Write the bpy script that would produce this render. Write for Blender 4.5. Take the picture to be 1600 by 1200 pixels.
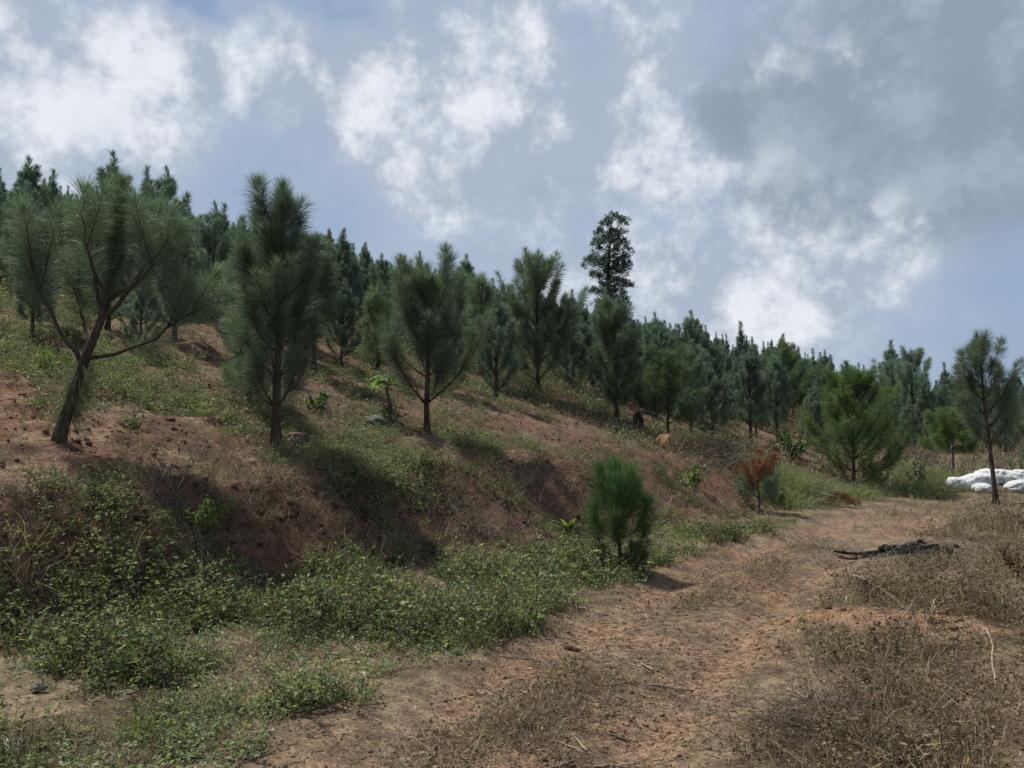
import bpy, math, random
import numpy as np
from mathutils import Vector, Matrix

for _o in list(bpy.data.objects):
    bpy.data.objects.remove(_o)
R = math.radians
scene = bpy.context.scene
COL = scene.collection

# ------------------------------------------------------------------ camera
cam_d = bpy.data.cameras.new('camera')
cam_d.sensor_width = 36.0
cam_d.lens = 28.26
cam_d.clip_start = 0.1
cam_d.clip_end = 3000.0
cam = bpy.data.objects.new('camera', cam_d)
COL.objects.link(cam)
cam.location = (0, 0, 1.6)
cam.rotation_euler = (R(90 + 4.1), 0, 0)
scene.camera = cam

# ------------------------------------------------------------------ sun and exposure
SUN_EL, SUN_AZ = 62.0, -60.0            # azimuth clockwise from +Y: high, from the left and a little behind the hill
sun_d = bpy.data.lights.new('sun', 'SUN')
sun_d.energy = 2.95
sun_d.angle = R(2.0)
sun_d.color = (1.0, 0.95, 0.87)
sun = bpy.data.objects.new('sun', sun_d)
COL.objects.link(sun)
_to = Vector((math.sin(R(SUN_AZ)) * math.cos(R(SUN_EL)), math.cos(R(SUN_AZ)) * math.cos(R(SUN_EL)), math.sin(R(SUN_EL))))
sun.rotation_euler = (-_to).to_track_quat('-Z', 'Y').to_euler()
sun.location = _to * 60

scene.view_settings.view_transform = 'Standard'
scene.view_settings.look = 'None'
scene.view_settings.exposure = 0.92
scene.view_settings.gamma = 1.0
scene.view_settings.use_curve_mapping = False
scene.cycles.max_bounces = 6
scene.cycles.transparent_max_bounces = 6

# ------------------------------------------------------------------ sky: Nishita air with broken cumulus
world = bpy.data.worlds.new('World')
scene.world = world
world.use_nodes = True
world.cycles.sampling_method = 'NONE'
NT = world.node_tree
NT.nodes.clear()

class NG:
    """small helper to write node expressions"""
    def __init__(self, tree): self.t = tree
    def n(self, kind, **kw):
        nd = self.t.nodes.new(kind)
        for k, v in kw.items(): setattr(nd, k, v)
        return nd
    def put(self, sock, v):
        if isinstance(v, bpy.types.NodeSocket): self.t.links.new(v, sock)
        elif v is not None: sock.default_value = v
    def m(self, op, a, b=None, c=None, clamp=False):
        nd = self.n('ShaderNodeMath', operation=op); nd.use_clamp = clamp
        for i, q in enumerate((a, b, c)):
            if q is not None: self.put(nd.inputs[i], q)
        return nd.outputs[0]
    def vm(self, op, a, b=None, c=None):
        nd = self.n('ShaderNodeVectorMath', operation=op)
        for i, q in enumerate((a, b, c)):
            if q is not None: self.put(nd.inputs[i], q)
        return nd.outputs['Value'] if op in ('LENGTH', 'DOT_PRODUCT', 'DISTANCE') else nd.outputs[0]
    def noise(self, vec, scale, detail=4, rough=0.5, dist=0.0, out='Fac', dim='3D'):
        nd = self.n('ShaderNodeTexNoise'); nd.noise_dimensions = dim
        self.put(nd.inputs['Vector'], vec)
        nd.inputs['Scale'].default_value = scale; nd.inputs['Detail'].default_value = detail
        nd.inputs['Roughness'].default_value = rough; nd.inputs['Distortion'].default_value = dist
        return nd.outputs[out]
    def ramp(self, x, a, b, lo=0.0, hi=1.0, smooth=True):
        nd = self.n('ShaderNodeMapRange'); nd.interpolation_type = 'SMOOTHSTEP' if smooth else 'LINEAR'
        self.put(nd.inputs['Value'], x)
        for k, q in (('From Min', a), ('From Max', b), ('To Min', lo), ('To Max', hi)): self.put(nd.inputs[k], q)
        return nd.outputs['Result']
    def mix(self, f, a, b, mode='MIX'):
        nd = self.n('ShaderNodeMix', data_type='RGBA', blend_type=mode)
        self.put(nd.inputs['Factor'], f)
        for s, q in (('A', a), ('B', b)):
            sock = [i for i in nd.inputs if i.name == s and i.type == 'RGBA'][0]
            if isinstance(q, tuple) and len(q) == 3: q = (*q, 1)
            self.put(sock, q)
        return [o for o in nd.outputs if o.type == 'RGBA'][0]

g = NG(NT)
sky = g.n('ShaderNodeTexSky', sky_type='NISHITA')
sky.sun_disc = False
sky.sun_elevation = R(SUN_EL)
sky.sun_rotation = R(SUN_AZ)
sky.altitude = 1200
sky.air_density = 1.0
sky.dust_density = 1.2
sky.ozone_density = 1.6
tc = g.n('ShaderNodeTexCoord')
dirv = tc.outputs['Generated']
sep = g.n('ShaderNodeSeparateXYZ'); NT.links.new(dirv, sep.inputs[0])
az = g.m('ARCTAN2', sep.outputs[0], sep.outputs[1])
el = g.m('ARCSINE', sep.outputs[2])
# cloud domain: azimuth / elevation in degrees, warped by turbulence
comb = g.n('ShaderNodeCombineXYZ')
NT.links.new(g.m('MULTIPLY', az, 57.2958), comb.inputs[0]); NT.links.new(g.m('MULTIPLY', el, 57.2958), comb.inputs[1])
wv = g.noise(dirv, 6.0, 4, 0.6, out='Color')
wv_c = g.vm('SUBTRACT', wv, (0.5, 0.5, 0.5))
dom = g.vm('ADD', comb.outputs[0], g.vm('MULTIPLY', wv_c, (11.0, 9.0, 0.0)))

def blobs(lst):
    tot = None
    for (a, e, ra, re_, w) in lst:
        q = g.vm('MULTIPLY_ADD', dom, (1 / ra, 1 / re_, 0.0), (-a / ra, -e / re_, 0.0))
        k = g.m('MULTIPLY', g.m('EXPONENT', g.m('MULTIPLY', g.vm('DOT_PRODUCT', q, q), -1.0)), w)
        tot = k if tot is None else g.m('ADD', tot, k)
    return tot

def puffs(vec, sc=6.0, det=7):
    """billowing lumps: folded noise"""
    return g.m('ABSOLUTE', g.m('SUBTRACT', g.noise(vec, sc, det, 0.64), 0.5))

# cumulus banks of the day, by azimuth and elevation (degrees)
WHITE = [(-33, 23.5, 9, 4.0, .80), (-24, 23.6, 6, 2.6, .75), (-16, 23.6, 5, 2.6, .75), (-8.5, 23.0, 5.0, 3.6, .75), (-6.5, 18.8, 3.0, 3.4, .95),
         (-24.0, 19.0, 3.0, 2.6, 1.1), (-34, 16.5, 5.5, 3.0, 1.1), (-1, 25.0, 8, 5, .6), (0.0, 20.0, 6, 3.5, .45),
         (10.5, 26.0, 2.6, 3.0, .85), (8.6, 22.0, 2.4, 3.4, .8), (6.5, 19.6, 4.4, 1.8, .65), (14.0, 17.8, 4.0, 1.6, .6), (20, 24.6, 4.5, 2.4, .45),
         (12, 10.5, 12, 4.2, .9), (24.5, 12.0, 5.0, 2.4, .85), (19, 8.5, 7, 3, .5), (-2, 31, 26, 3.5, .25)]
CLEAR = [(31, 18, 7, 5, .6), (17, 20.5, 4, 2.4, .3), (34, 12, 6, 4, .3), (-16, 15.5, 8, 3.0, .35), (32, 6.0, 6.0, 5.0, 1.1), (-22, 27.4, 4.6, 1.3, .85), (-12, 29.4, 5, 1.3, .6), (5.0, 26.5, 1.6, 1.8, .35)]
GREY = [(17, 21.6, 6.5, 4.4, .9), (28, 18.5, 8.5, 6.5, 1.1), (20, 15.2, 7, 2.4, .6), (35, 22.5, 9, 6.5, 1.0), (2.0, 18.2, 3, 1.8, .55), (-14, 20.6, 5.0, 1.6, .45), (-28, 20.0, 5, 1.4, .4), (27, 29, 12, 5, .6)]
f1 = g.noise(dirv, 3.6, 8, 0.66)
pf = puffs(dirv)
den = g.m('ADD', g.m('MULTIPLY', g.m('SUBTRACT', f1, 0.5), 1.25), g.m('MULTIPLY', g.m('SUBTRACT', pf, 0.075), 1.9))
wsum = g.m('ADD', g.m('SUBTRACT', blobs(WHITE), blobs(CLEAR)), g.m('ADD', den, 0.16))
wcov = g.ramp(wsum, 0.02, 0.95)
gsum = g.m('ADD', blobs(GREY), g.m('MULTIPLY', den, 0.35))
gcov = g.ramp(gsum, 0.15, 0.95)
# blue air, milky towards the horizon, with a thin veil
blue = g.mix(g.ramp(el, 0.02, 0.62, 0.9, 0.45), g.mix(1.0, sky.outputs[0], (0.62, 0.62, 0.62), 'MULTIPLY'), (1.7, 2.2, 3.0))
veil = g.ramp(wsum, -0.75, 0.35)
blue = g.mix(g.m('MULTIPLY', veil, 0.62), blue, (2.4, 2.8, 3.45))
# thick cloud: grey bases, bright sunlit crowns; the shading follows the density towards the sun
up = g.vm('ADD', dirv, (-0.030, 0.0, 0.040))
f1s = g.noise(up, 3.6, 5, 0.66)
lit = g.ramp(g.m('ADD', g.m('SUBTRACT', f1, f1s), g.m('MULTIPLY', g.m('SUBTRACT', pf, 0.075), 0.9)), -0.10, 0.13)
white = g.mix(lit, (2.2, 2.55, 3.15), (4.5, 4.65, 4.9))
grey = g.mix(lit, (1.45, 1.75, 2.2), (2.0, 2.35, 2.85))
skyc = g.mix(g.m('MULTIPLY', gcov, 0.85), blue, grey)
skyc = g.mix(g.m('MULTIPLY', wcov, 0.92), skyc, white)
bg = g.n('ShaderNodeBackground')
bg.inputs['Strength'].default_value = 0.1
NT.links.new(skyc, bg.inputs['Color'])
wo = g.n('ShaderNodeOutputWorld')
NT.links.new(bg.outputs[0], wo.inputs['Surface'])
# ------------------------------------------------------------------ noise and terrain functions
def _hash(ix, iy, seed):
    h = (ix.astype(np.int64) * 374761393 + iy.astype(np.int64) * 668265263 + seed * 974711) & 0x7fffffff
    h = ((h ^ (h >> 13)) * 1274126177) & 0x7fffffff
    h = ((h ^ (h >> 16)) * 668265263) & 0x7fffffff
    return (h & 0xffff) / 65535.0

def vnoise(x, y, seed=0):
    x = np.asarray(x, float); y = np.asarray(y, float)
    ix = np.floor(x); iy = np.floor(y)
    fx = x - ix; fy = y - iy
    fx = fx * fx * fx * (fx * (fx * 6 - 15) + 10); fy = fy * fy * fy * (fy * (fy * 6 - 15) + 10)
    a = _hash(ix, iy, seed); b = _hash(ix + 1, iy, seed)
    c = _hash(ix, iy + 1, seed); d = _hash(ix + 1, iy + 1, seed)
    return (a + (b - a) * fx) * (1 - fy) + (c + (d - c) * fx) * fy

def fbm(x, y, seed=0, octs=4, gain=0.5):
    x = np.asarray(x, float); y = np.asarray(y, float)
    s = 0.0; a = 1.0; t = 0.0
    for i in range(octs):
        # rotate each octave so that no lattice direction shows
        c_, s_ = math.cos(0.6 + i * 1.3), math.sin(0.6 + i * 1.3)
        f = 2.0 ** i
        s = s + a * vnoise((x * c_ - y * s_) * f + 17.3 * i, (x * s_ + y * c_) * f - 9.1 * i, seed + i * 7)
        t += a; a *= gain
    return s / t

def sstep(a, b, x):
    t = np.clip((np.asarray(x, float) - a) / (b - a), 0, 1)
    return t * t * (3 - 2 * t)

def _dense(pts, n=40):
    P = np.array(pts, float)
    # Catmull-Rom through the points
    Q = []
    for i in range(len(P) - 1):
        p0 = P[max(i - 1, 0)]; p1 = P[i]; p2 = P[i + 1]; p3 = P[min(i + 2, len(P) - 1)]
        for t in np.linspace(0, 1, n, endpoint=False):
            Q.append(0.5 * ((2 * p1) + (p2 - p0) * t + (2 * p0 - 5 * p1 + 4 * p2 - p3) * t * t + (3 * p1 - p0 - 3 * p2 + p3) * t ** 3))
    Q.append(P[-1])
    return np.array(Q)

TOE = _dense([(-40, -34), (-14, -6), (-6, 2.5), (-3.4, 5.9), (-1.5, 8.5), (0.9, 11.6), (4.4, 15.8), (7.4, 19.3), (11.5, 24.0), (18, 28.0), (30, 31.5), (60, 40), (160, 60)], 14)
TRK = _dense([(-9, -10), (-0.9, 2.0), (-0.3, 3.86), (0.95, 6.3), (2.4, 9.1), (4.6, 12.5), (7.3, 16), (9.8, 20), (11.2, 23)], 14)

def signed_dist(curve, x, y):
    """distance to the curve, positive on its left; also arc parameter 0..1"""
    x = np.asarray(x, float).ravel(); y = np.asarray(y, float).ravel()
    d = np.empty_like(x); s = np.empty_like(x)
    A = curve[:-1]; B = curve[1:]; D = B - A
    L2 = (D ** 2).sum(1)
    for i in range(0, len(x), 20000):
        px = x[i:i + 20000, None]; py = y[i:i + 20000, None]
        t = np.clip(((px - A[:, 0]) * D[:, 0] + (py - A[:, 1]) * D[:, 1]) / L2, 0, 1)
        ex = px - (A[:, 0] + t * D[:, 0]); ey = py - (A[:, 1] + t * D[:, 1])
        q = ex * ex + ey * ey
        k = q.argmin(1); r = np.arange(len(k))
        cr = D[k, 0] * ey[r, k] - D[k, 1] * ex[r, k]
        d[i:i + 20000] = np.sqrt(q[r, k]) * np.sign(cr)
        s[i:i + 20000] = A[k, 0] + t[r, k] * D[k, 0]
    return d, s

MOUND = (3.0, 6.65)

def terrain(x, y, fine=True):
    """height of the ground, with the masks used for colour and planting"""
    shp = np.shape(x)
    x = np.asarray(x, float).ravel(); y = np.asarray(y, float).ravel()
    u, s = signed_dist(TOE, x, y)            # s is the x of the nearest toe point
    v, _ = signed_dist(TRK, x, y)
    ur = u + (fbm(x * 0.55, y * 0.55, 3, 3) - 0.5) * 1.1 * sstep(-1.5, 0.5, u)
    B = np.interp(s, [-14, -4, -1.5, 1, 4.5, 8, 12, 18], [1.15, 1.10, 1.05, 1.15, 1.2, 1.1, 0.9, 0.6])
    W = np.interp(s, [-14, -4, -1.5, 1, 4.5, 8, 12, 18], [1.25, 1.25, 1.35, 1.9, 2.8, 3.4, 3.8, 5.0])
    bank = B * sstep(0, 1, np.clip(ur / W, 0, 1)) 
    verge = 0.10 * sstep(-2.0, 0.2, ur)
    terr = np.interp(s, [-3, 1, 8], [0.13, 0.17, 0.20]) * np.clip(ur - W, 0, 8) + np.interp(s, [-3, 1, 8], [0.03, 0.05, 0.075]) * np.clip(ur - W - 8, 0, 30)
    # the hill: a tilted plane that starts behind the bank and rolls over at its crest
    P = 0.247 * (-0.82 * (x + 1.5) + 0.57 * (y - 10.5))
    P = 0.6 * np.logaddexp(0, P / 0.6) - 0.42
    P = np.maximum(P, 0)
    crest = 11.2
    P = P - 2.0 * np.logaddexp(0, (P - crest) / 2.0) * 1.05
    z = verge + bank + terr + P * sstep(1.0, 4.0, u)
    # broad relief
    far = sstep(2, 10, u)
    z += (fbm(x * 0.22, y * 0.22, 11, 3) - 0.5) * (0.10 + 0.55 * far)
    z += (fbm(x * 0.9, y * 0.9, 12, 3) - 0.5) * (0.05 + 0.16 * sstep(-0.2, 1.0, ur))
    # gullies and crumbled ledges on the cut face
    fc = sstep(0.05, 0.35, ur / W) * (1 - sstep(0.75, 1.15, ur / W)) * (1 - sstep(4, 9, s))
    gl = np.abs(fbm(s * 1.5 + 0.3 * ur, ur * 0.25 + 7.0, 61, 3) - 0.5) * 2
    z += fc * (0.30 * (gl - 0.25) + 0.16 * (fbm(x * 2.2, y * 2.2, 62, 3) - 0.5))
    # ruts of the track
    tf = 1 - sstep(15, 20, y)
    rut = np.exp(-((np.abs(v) - 0.62) / 0.24) ** 2)
    ontrack = (1 - sstep(0.72, 1.2, np.abs(v + 0.05) + (fbm(x * 1.6, y * 1.6, 31, 3) - 0.5) * 0.9))
    z += tf * (-0.085 * rut - 0.02 * ontrack)
    # right hand ground: low humps under the dry growth
    right = sstep(0.9, 1.8, -v)
    z += right * (0.10 + 0.22 * (fbm(x * 0.75, y * 0.75, 41, 3) - 0.42)) * (1 - 0.85 * np.exp(-((x - 5.5) / 1.5) ** 2 - ((y - 11.4) / 1.8) ** 2))
    m = np.exp(-(((x - MOUND[0]) * 0.81 - (y - MOUND[1]) * 0.59) / 0.95) ** 2 - (((x - MOUND[0]) * 0.59 + (y - MOUND[1]) * 0.81) / 0.42) ** 2)
    m = m * (0.55 + 0.9 * fbm(x * 2.3, y * 2.3, 43, 3))
    z += 0.13 * m
    if fine:
        near = 1 / (1 + (np.hypot(x, y) / 24) ** 4)
        rough = (0.035 + 0.06 * sstep(0, 0.6, ur) * (1 - sstep(W * 0.9, W * 1.3, ur)) + 0.055 * sstep(0.5, 2, ur)) * (1 - 0.55 * ontrack * tf)
        z += near * rough * 2.0 * (fbm(x * 4.0, y * 4.0, 51, 4, 0.6) - 0.5)
    return dict(z=z.reshape(shp), u=u.reshape(shp), ur=ur.reshape(shp), v=v.reshape(shp), s=s.reshape(shp), W=W.reshape(shp), B=B.reshape(shp),
                track=(ontrack * tf).reshape(shp), rut=(rut * tf).reshape(shp), right=right.reshape(shp), mound=m.reshape(shp))

def gz(x, y):
    return terrain(np.atleast_1d(np.asarray(x, float)), np.atleast_1d(np.asarray(y, float)))['z']

# ------------------------------------------------------------------ materials
def new_mat(name):
    m = bpy.data.materials.new(name); m.use_nodes = True
    m.node_tree.nodes.clear()
    return m, NG(m.node_tree)

def finish(m, G, shader):
    o = G.n('ShaderNodeOutputMaterial'); m.node_tree.links.new(shader, o.inputs['Surface'])
    return m

def principled(G, col, rough=0.8, spec=0.25, normal=None):
    p = G.n('ShaderNodeBsdfPrincipled')
    G.put(p.inputs['Base Color'], (*col, 1) if isinstance(col, tuple) else col)
    G.put(p.inputs['Roughness'], rough)
    p.inputs['Specular IOR Level'].default_value = spec
    if normal is not None: G.put(p.inputs['Normal'], normal)
    return p.outputs[0]

def attr_col(G, name='Col'):
    a = G.n('ShaderNodeAttribute'); a.attribute_name = name
    return a.outputs['Color']

def bump(G, h, strength=0.5, dist=0.02):
    b = G.n('ShaderNodeBump'); b.inputs['Strength'].default_value = strength; b.inputs['Distance'].default_value = dist
    G.put(b.inputs['Height'], h)
    return b.outputs[0]

def soil_material():
    m, G = new_mat('soil')
    geo = G.n('ShaderNodeNewGeometry'); p = geo.outputs['Position']
    c = attr_col(G)
    n1 = G.noise(p, 9.0, 6, 0.65); n2 = G.noise(p, 55.0, 4, 0.65); n3 = G.noise(p, 2.3, 4, 0.6)
    c = G.mix(1.0, c, G.mix(G.ramp(n1, 0.3, 0.72), (0.62, 0.60, 0.58), (1.30, 1.28, 1.24)), 'MULTIPLY')
    c = G.mix(1.0, c, G.mix(G.ramp(n2, 0.32, 0.68), (0.60, 0.58, 0.56), (1.34, 1.34, 1.32)), 'MULTIPLY')
    # flecks of straw and dry needles lying on the soil
    st = G.n('ShaderNodeTexVoronoi'); st.inputs['Scale'].default_value = 38.0
    sx = G.vm('MULTIPLY', p, (1.0, 2.6, 1.0)); G.put(st.inputs['Vector'], G.vm('ADD', sx, G.vm('MULTIPLY', G.noise(p, 4.0, 3, 0.5, out='Color'), (1.5, 1.5, 1.5))))
    fl = G.m('MULTIPLY', G.ramp(st.outputs['Distance'], 0.16, 0.08), G.ramp(n3, 0.42, 0.66))
    c = G.mix(G.m('MULTIPLY', fl, 0.45), c, (0.30, 0.24, 0.16))
    h = G.m('ADD', G.m('MULTIPLY', n1, 0.6), G.m('MULTIPLY', n2, 0.4))
    return finish(m, G, principled(G, c, 0.95, 0.1, bump(G, h, 0.9, 0.035)))

def leaf_material(name, trans=0.35, rough=0.55, spec=0.25, rnd=0.25, tint=None):
    """green or dry plant matter: colour per leaf from the mesh, a slight per-plant variation, light passing through"""
    m, G = new_mat(name)
    c = attr_col(G)
    if rnd:
        oi = G.n('ShaderNodeObjectInfo')
        c = G.mix(1.0, c, G.mix(oi.outputs['Random'], (1 - rnd, 1 - rnd * 0.9, 1 - rnd * 1.0), (1 + rnd, 1 + rnd * 0.9, 1 + rnd * 0.6)), 'MULTIPLY')
    pr = principled(G, c, rough, spec)
    tr = G.n('ShaderNodeBsdfTranslucent'); G.put(tr.inputs['Color'], G.mix(1.0, c, tint or (1.25, 1.3, 0.7), 'MULTIPLY'))
    mx = G.n('ShaderNodeMixShader'); mx.inputs[0].default_value = trans
    m.node_tree.links.new(pr, mx.inputs[1]); m.node_tree.links.new(tr.outputs[0], mx.inputs[2])
    return finish(m, G, mx.outputs[0])

def bark_material(name, c1, c2, scale=14):
    m, G = new_mat(name)
    geo = G.n('ShaderNodeTexCoord'); p = G.vm('MULTIPLY', geo.outputs['Object'], (1.0, 1.0, 0.35))
    n = G.noise(p, scale, 6, 0.7); n2 = G.noise(p, scale * 4, 3, 0.6)
    c = G.mix(G.ramp(n, 0.3, 0.7), c1, c2)
    c = G.mix(1.0, c, G.mix(n2, (0.6, 0.6, 0.6), (1.35, 1.35, 1.35)), 'MULTIPLY')
    return finish(m, G, principled(G, c, 0.9, 0.15, bump(G, n, 0.9, 0.02)))

def stone_material(name, c1, c2, scale=10):
    m, G = new_mat(name)
    p = G.n('ShaderNodeTexCoord').outputs['Object']
    n = G.noise(p, scale, 7, 0.65); n2 = G.noise(p, scale * 5, 4, 0.6)
    c = G.mix(G.ramp(n, 0.3, 0.7), c1, c2)
    c = G.mix(1.0, c, G.mix(n2, (0.65, 0.65, 0.65), (1.3, 1.3, 1.3)), 'MULTIPLY')
    return finish(m, G, principled(G, c, 0.9, 0.2, bump(G, G.m('ADD', n, G.m('MULTIPLY', n2, 0.3)), 0.8, 0.03)))

def sack_material():
    m, G = new_mat('woven_sack')
    p = G.n('ShaderNodeTexCoord').outputs['Object']
    n = G.noise(p, 5.0, 5, 0.6); n2 = G.noise(p, 30.0, 3, 0.6)
    c = G.mix(G.ramp(n, 0.35, 0.75), (0.60, 0.61, 0.62), (0.47, 0.465, 0.45))
    c = G.mix(G.m('MULTIPLY', G.ramp(G.noise(p, 2.2, 5, 0.65), 0.56, 0.74), 0.55), c, (0.36, 0.28, 0.21))
    w1 = G.n('ShaderNodeTexWave'); w1.wave_type = 'BANDS'; w1.bands_direction = 'X'; w1.inputs['Scale'].default_value = 90
    w2 = G.n('ShaderNodeTexWave'); w2.wave_type = 'BANDS'; w2.bands_direction = 'Y'; w2.inputs['Scale'].default_value = 90
    G.put(w1.inputs['Vector'], p); G.put(w2.inputs['Vector'], p)
    h = G.m('ADD', G.m('MULTIPLY', G.m('ADD', w1.outputs['Fac'], w2.outputs['Fac']), 0.06), G.m('ADD', n, G.m('MULTIPLY', n2, 0.25)))
    return finish(m, G, principled(G, c, 0.55, 0.35, bump(G, h, 0.7, 0.04)))

M = {
    'soil': soil_material(),
    'needle': leaf_material('pine_needles', 0.38, 0.5, 0.3, 0.22, (1.05, 1.2, 0.88)),
    'leaf': leaf_material('weed_leaves', 0.42, 0.55, 0.3, 0.0),
    'straw': leaf_material('dry_straw', 0.22, 0.75, 0.12, 0.0, (1.1, 1.0, 0.8)),
    'dead': leaf_material('dead_needles', 0.30, 0.75, 0.1, 0.0, (1.3, 0.95, 0.6)),
    'bark': bark_material('pine_bark', (0.035, 0.026, 0.021), (0.105, 0.078, 0.062)),
    'stem': bark_material('green_stem', (0.06, 0.075, 0.035), (0.13, 0.13, 0.07), 20),
    'stick': bark_material('peeled_stick', (0.22, 0.165, 0.105), (0.42, 0.33, 0.22), 18),
    'twig': bark_material('grey_twig', (0.07, 0.055, 0.042), (0.20, 0.165, 0.13), 22),
    'char': stone_material('charcoal', (0.008, 0.008, 0.008), (0.03, 0.029, 0.028), 20),
    'redstone': stone_material('red_laterite', (0.16, 0.075, 0.045), (0.30, 0.16, 0.10)),
    'darkstone': stone_material('dark_stone', (0.022, 0.021, 0.02), (0.075, 0.07, 0.064)),
    'greystone': stone_material('grey_stone', (0.07, 0.07, 0.06), (0.17, 0.165, 0.14)),
    'dung': stone_material('dry_dung', (0.018, 0.012, 0.009), (0.05, 0.034, 0.024), 25),
    'sack': sack_material(),
}

# ------------------------------------------------------------------ mesh helpers
def tri_mesh(name, V, T, mat, col=None, smooth=False):
    V = np.asarray(V, np.float32).reshape(-1, 3); T = np.asarray(T, np.int32).reshape(-1, 3)
    me = bpy.data.meshes.new(name)
    me.vertices.add(len(V)); me.vertices.foreach_set('co', V.ravel())
    me.loops.add(T.size); me.loops.foreach_set('vertex_index', T.ravel())
    me.polygons.add(len(T))
    me.polygons.foreach_set('loop_start', np.arange(0, T.size, 3, dtype=np.int32))
    if smooth: me.polygons.foreach_set('use_smooth', np.ones(len(T), bool))
    if col is not None:
        a = me.attributes.new('Col', 'FLOAT_COLOR', 'POINT')
        c = np.ones((len(V), 4), np.float32); c[:, :3] = np.clip(col, 0, 1)
        a.data.foreach_set('color', c.ravel())
    me.update(calc_edges=True)
    me.materials.append(mat)
    return me

def add(name, me, parent=None, loc=None):
    o = bpy.data.objects.new(name, me); COL.objects.link(o)
    if parent is not None: o.parent = parent
    if loc is not None: o.location = loc
    return o

def tag(o, label=None, cat=None, group=None, kind=None):
    if label: o['label'] = label
    if cat: o['category'] = cat
    if group: o['group'] = group
    if kind: o['kind'] = kind
    return o

class Geo:
    """collects triangles with a colour per vertex"""
    def __init__(self): self.V = []; self.T = []; self.C = []; self.n = 0
    def add(self, V, T, C=None):
        V = np.asarray(V, float).reshape(-1, 3); T = np.asarray(T).reshape(-1, 3)
        self.V.append(V); self.T.append(T + self.n)
        C = np.zeros((len(V), 3)) + (0.5 if C is None else C)
        self.C.append(C); self.n += len(V)
    def mesh(self, name, mat, smooth=False):
        return tri_mesh(name, np.concatenate(self.V), np.concatenate(self.T), mat, np.concatenate(self.C), smooth)

def unit(a):
    return a / np.maximum(np.linalg.norm(a, axis=-1, keepdims=True), 1e-9)

def tube(G, P, r, k=6, col=0.5, rng=None, rough=0.0, cap=True):
    """tapered tube along a polyline"""
    P = np.asarray(P, float); r = np.broadcast_to(np.asarray(r, float), (len(P),))
    t = np.gradient(P, axis=0); t = unit(t)
    ref = np.array([0.31, 0.95, 0.05]) if abs(t[:, 2]).mean() > 0.7 else np.array([0.05, 0.1, 1.0])
    a = unit(np.cross(t, ref)); b = np.cross(t, a)
    ang = np.arange(k) * 2 * math.pi / k
    rr = r[:, None] * np.ones(k)
    if rng is not None and rough: rr = rr * (1 + rng.normal(0, rough, rr.shape))
    V = P[:, None] + rr[..., None] * (np.cos(ang)[None, :, None] * a[:, None] + np.sin(ang)[None, :, None] * b[:, None])
    n = len(P); T = []
    for i in range(n - 1):
        for j in range(k):
            j2 = (j + 1) % k
            T += [(i * k + j, i * k + j2, (i + 1) * k + j), (i * k + j2, (i + 1) * k + j2, (i + 1) * k + j)]
    V = V.reshape(-1, 3)
    if cap:
        V = np.concatenate([V, P[:1], P[-1:]])
        for j in range(k):
            j2 = (j + 1) % k
            T += [(n * k, j2, j), (n * k + 1, (n - 1) * k + j, (n - 1) * k + j2)]
    G.add(V, T, col)

def blades(G, base, d, length, width, bend, col, rng, tipcol=1.25):
    """thin curved blades: 5 vertices, 3 triangles each"""
    n = len(base)
    d = unit(d); length = np.broadcast_to(length, (n,)); width = np.broadcast_to(width, (n,))
    side = unit(np.cross(d, rng.normal(size=(n, 3))))
    bv = unit(np.cross(side, d)) * np.sign(rng.normal(size=(n, 1)))
    bv[:, 2] -= 0.5
    L = length[:, None]; w = width[:, None] * 0.5
    mid = base + d * L * 0.55 + bv * L * bend * 0.3
    tip = base + d * L * 0.95 + bv * L * bend
    V = np.stack([base - side * w, base + side * w, mid - side * w * 0.8, mid + side * w * 0.8, tip], 1)
    i = np.arange(n)[:, None] * 5
    T = np.concatenate([i + [[0, 1, 2]], i + [[1, 3, 2]], i + [[2, 3, 4]]], 1)
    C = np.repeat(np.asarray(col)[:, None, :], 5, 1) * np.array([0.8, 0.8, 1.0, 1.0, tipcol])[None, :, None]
    G.add(V, T, C.reshape(-1, 3))

def leaves(G, pos, d, nrm, length, width, col):
    """rhombic leaves folded a little along the midrib: 4 vertices, 2 triangles each"""
    n = len(pos)
    d = unit(d); side = unit(np.cross(d, nrm)); up = np.cross(side, d)
    L = np.broadcast_to(length, (n,))[:, None]; w = np.broadcast_to(width, (n,))[:, None] * 0.5
    V = np.stack([pos, pos + d * L * 0.48 + side * w + up * L * 0.10, pos + d * L - up * L * 0.10, pos + d * L * 0.48 - side * w + up * L * 0.10], 1)
    i = np.arange(n)[:, None] * 4
    T = np.concatenate([i + [[0, 1, 2]], i + [[0, 2, 3]]], 1)
    G.add(V, T, np.repeat(np.asarray(col)[:, None, :], 4, 1).reshape(-1, 3))

def needles(G, p, axis, length, width, amin, amax, droop, col, rng):
    """pine needles fanning off their shoot: kite of 2 triangles"""
    n = len(p)
    axis = unit(axis)
    rad = unit(np.cross(axis, rng.normal(size=(n, 3))))
    al = np.radians(rng.uniform(amin, amax, n))[:, None]
    d = axis * np.cos(al) + rad * np.sin(al)
    L = (length * rng.uniform(0.65, 1.12, n))[:, None]
    side = unit(np.cross(d, rng.normal(size=(n, 3)))) * (np.broadcast_to(width, (n,))[:, None] * 0.5)
    dz = np.zeros((n, 3)); dz[:, 2] = -droop * rng.uniform(0.4, 1.4, n)
    mid = p + d * L * 0.5 + dz * L * 0.22
    tip = p + d * L + dz * L
    V = np.stack([p, mid - side, mid + side, tip], 1)
    i = np.arange(n)[:, None] * 4
    T = np.concatenate([i + [[0, 1, 2]], i + [[1, 3, 2]]], 1)
    G.add(V, T, np.repeat(col[:, None, :], 4, 1).reshape(-1, 3))

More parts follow.
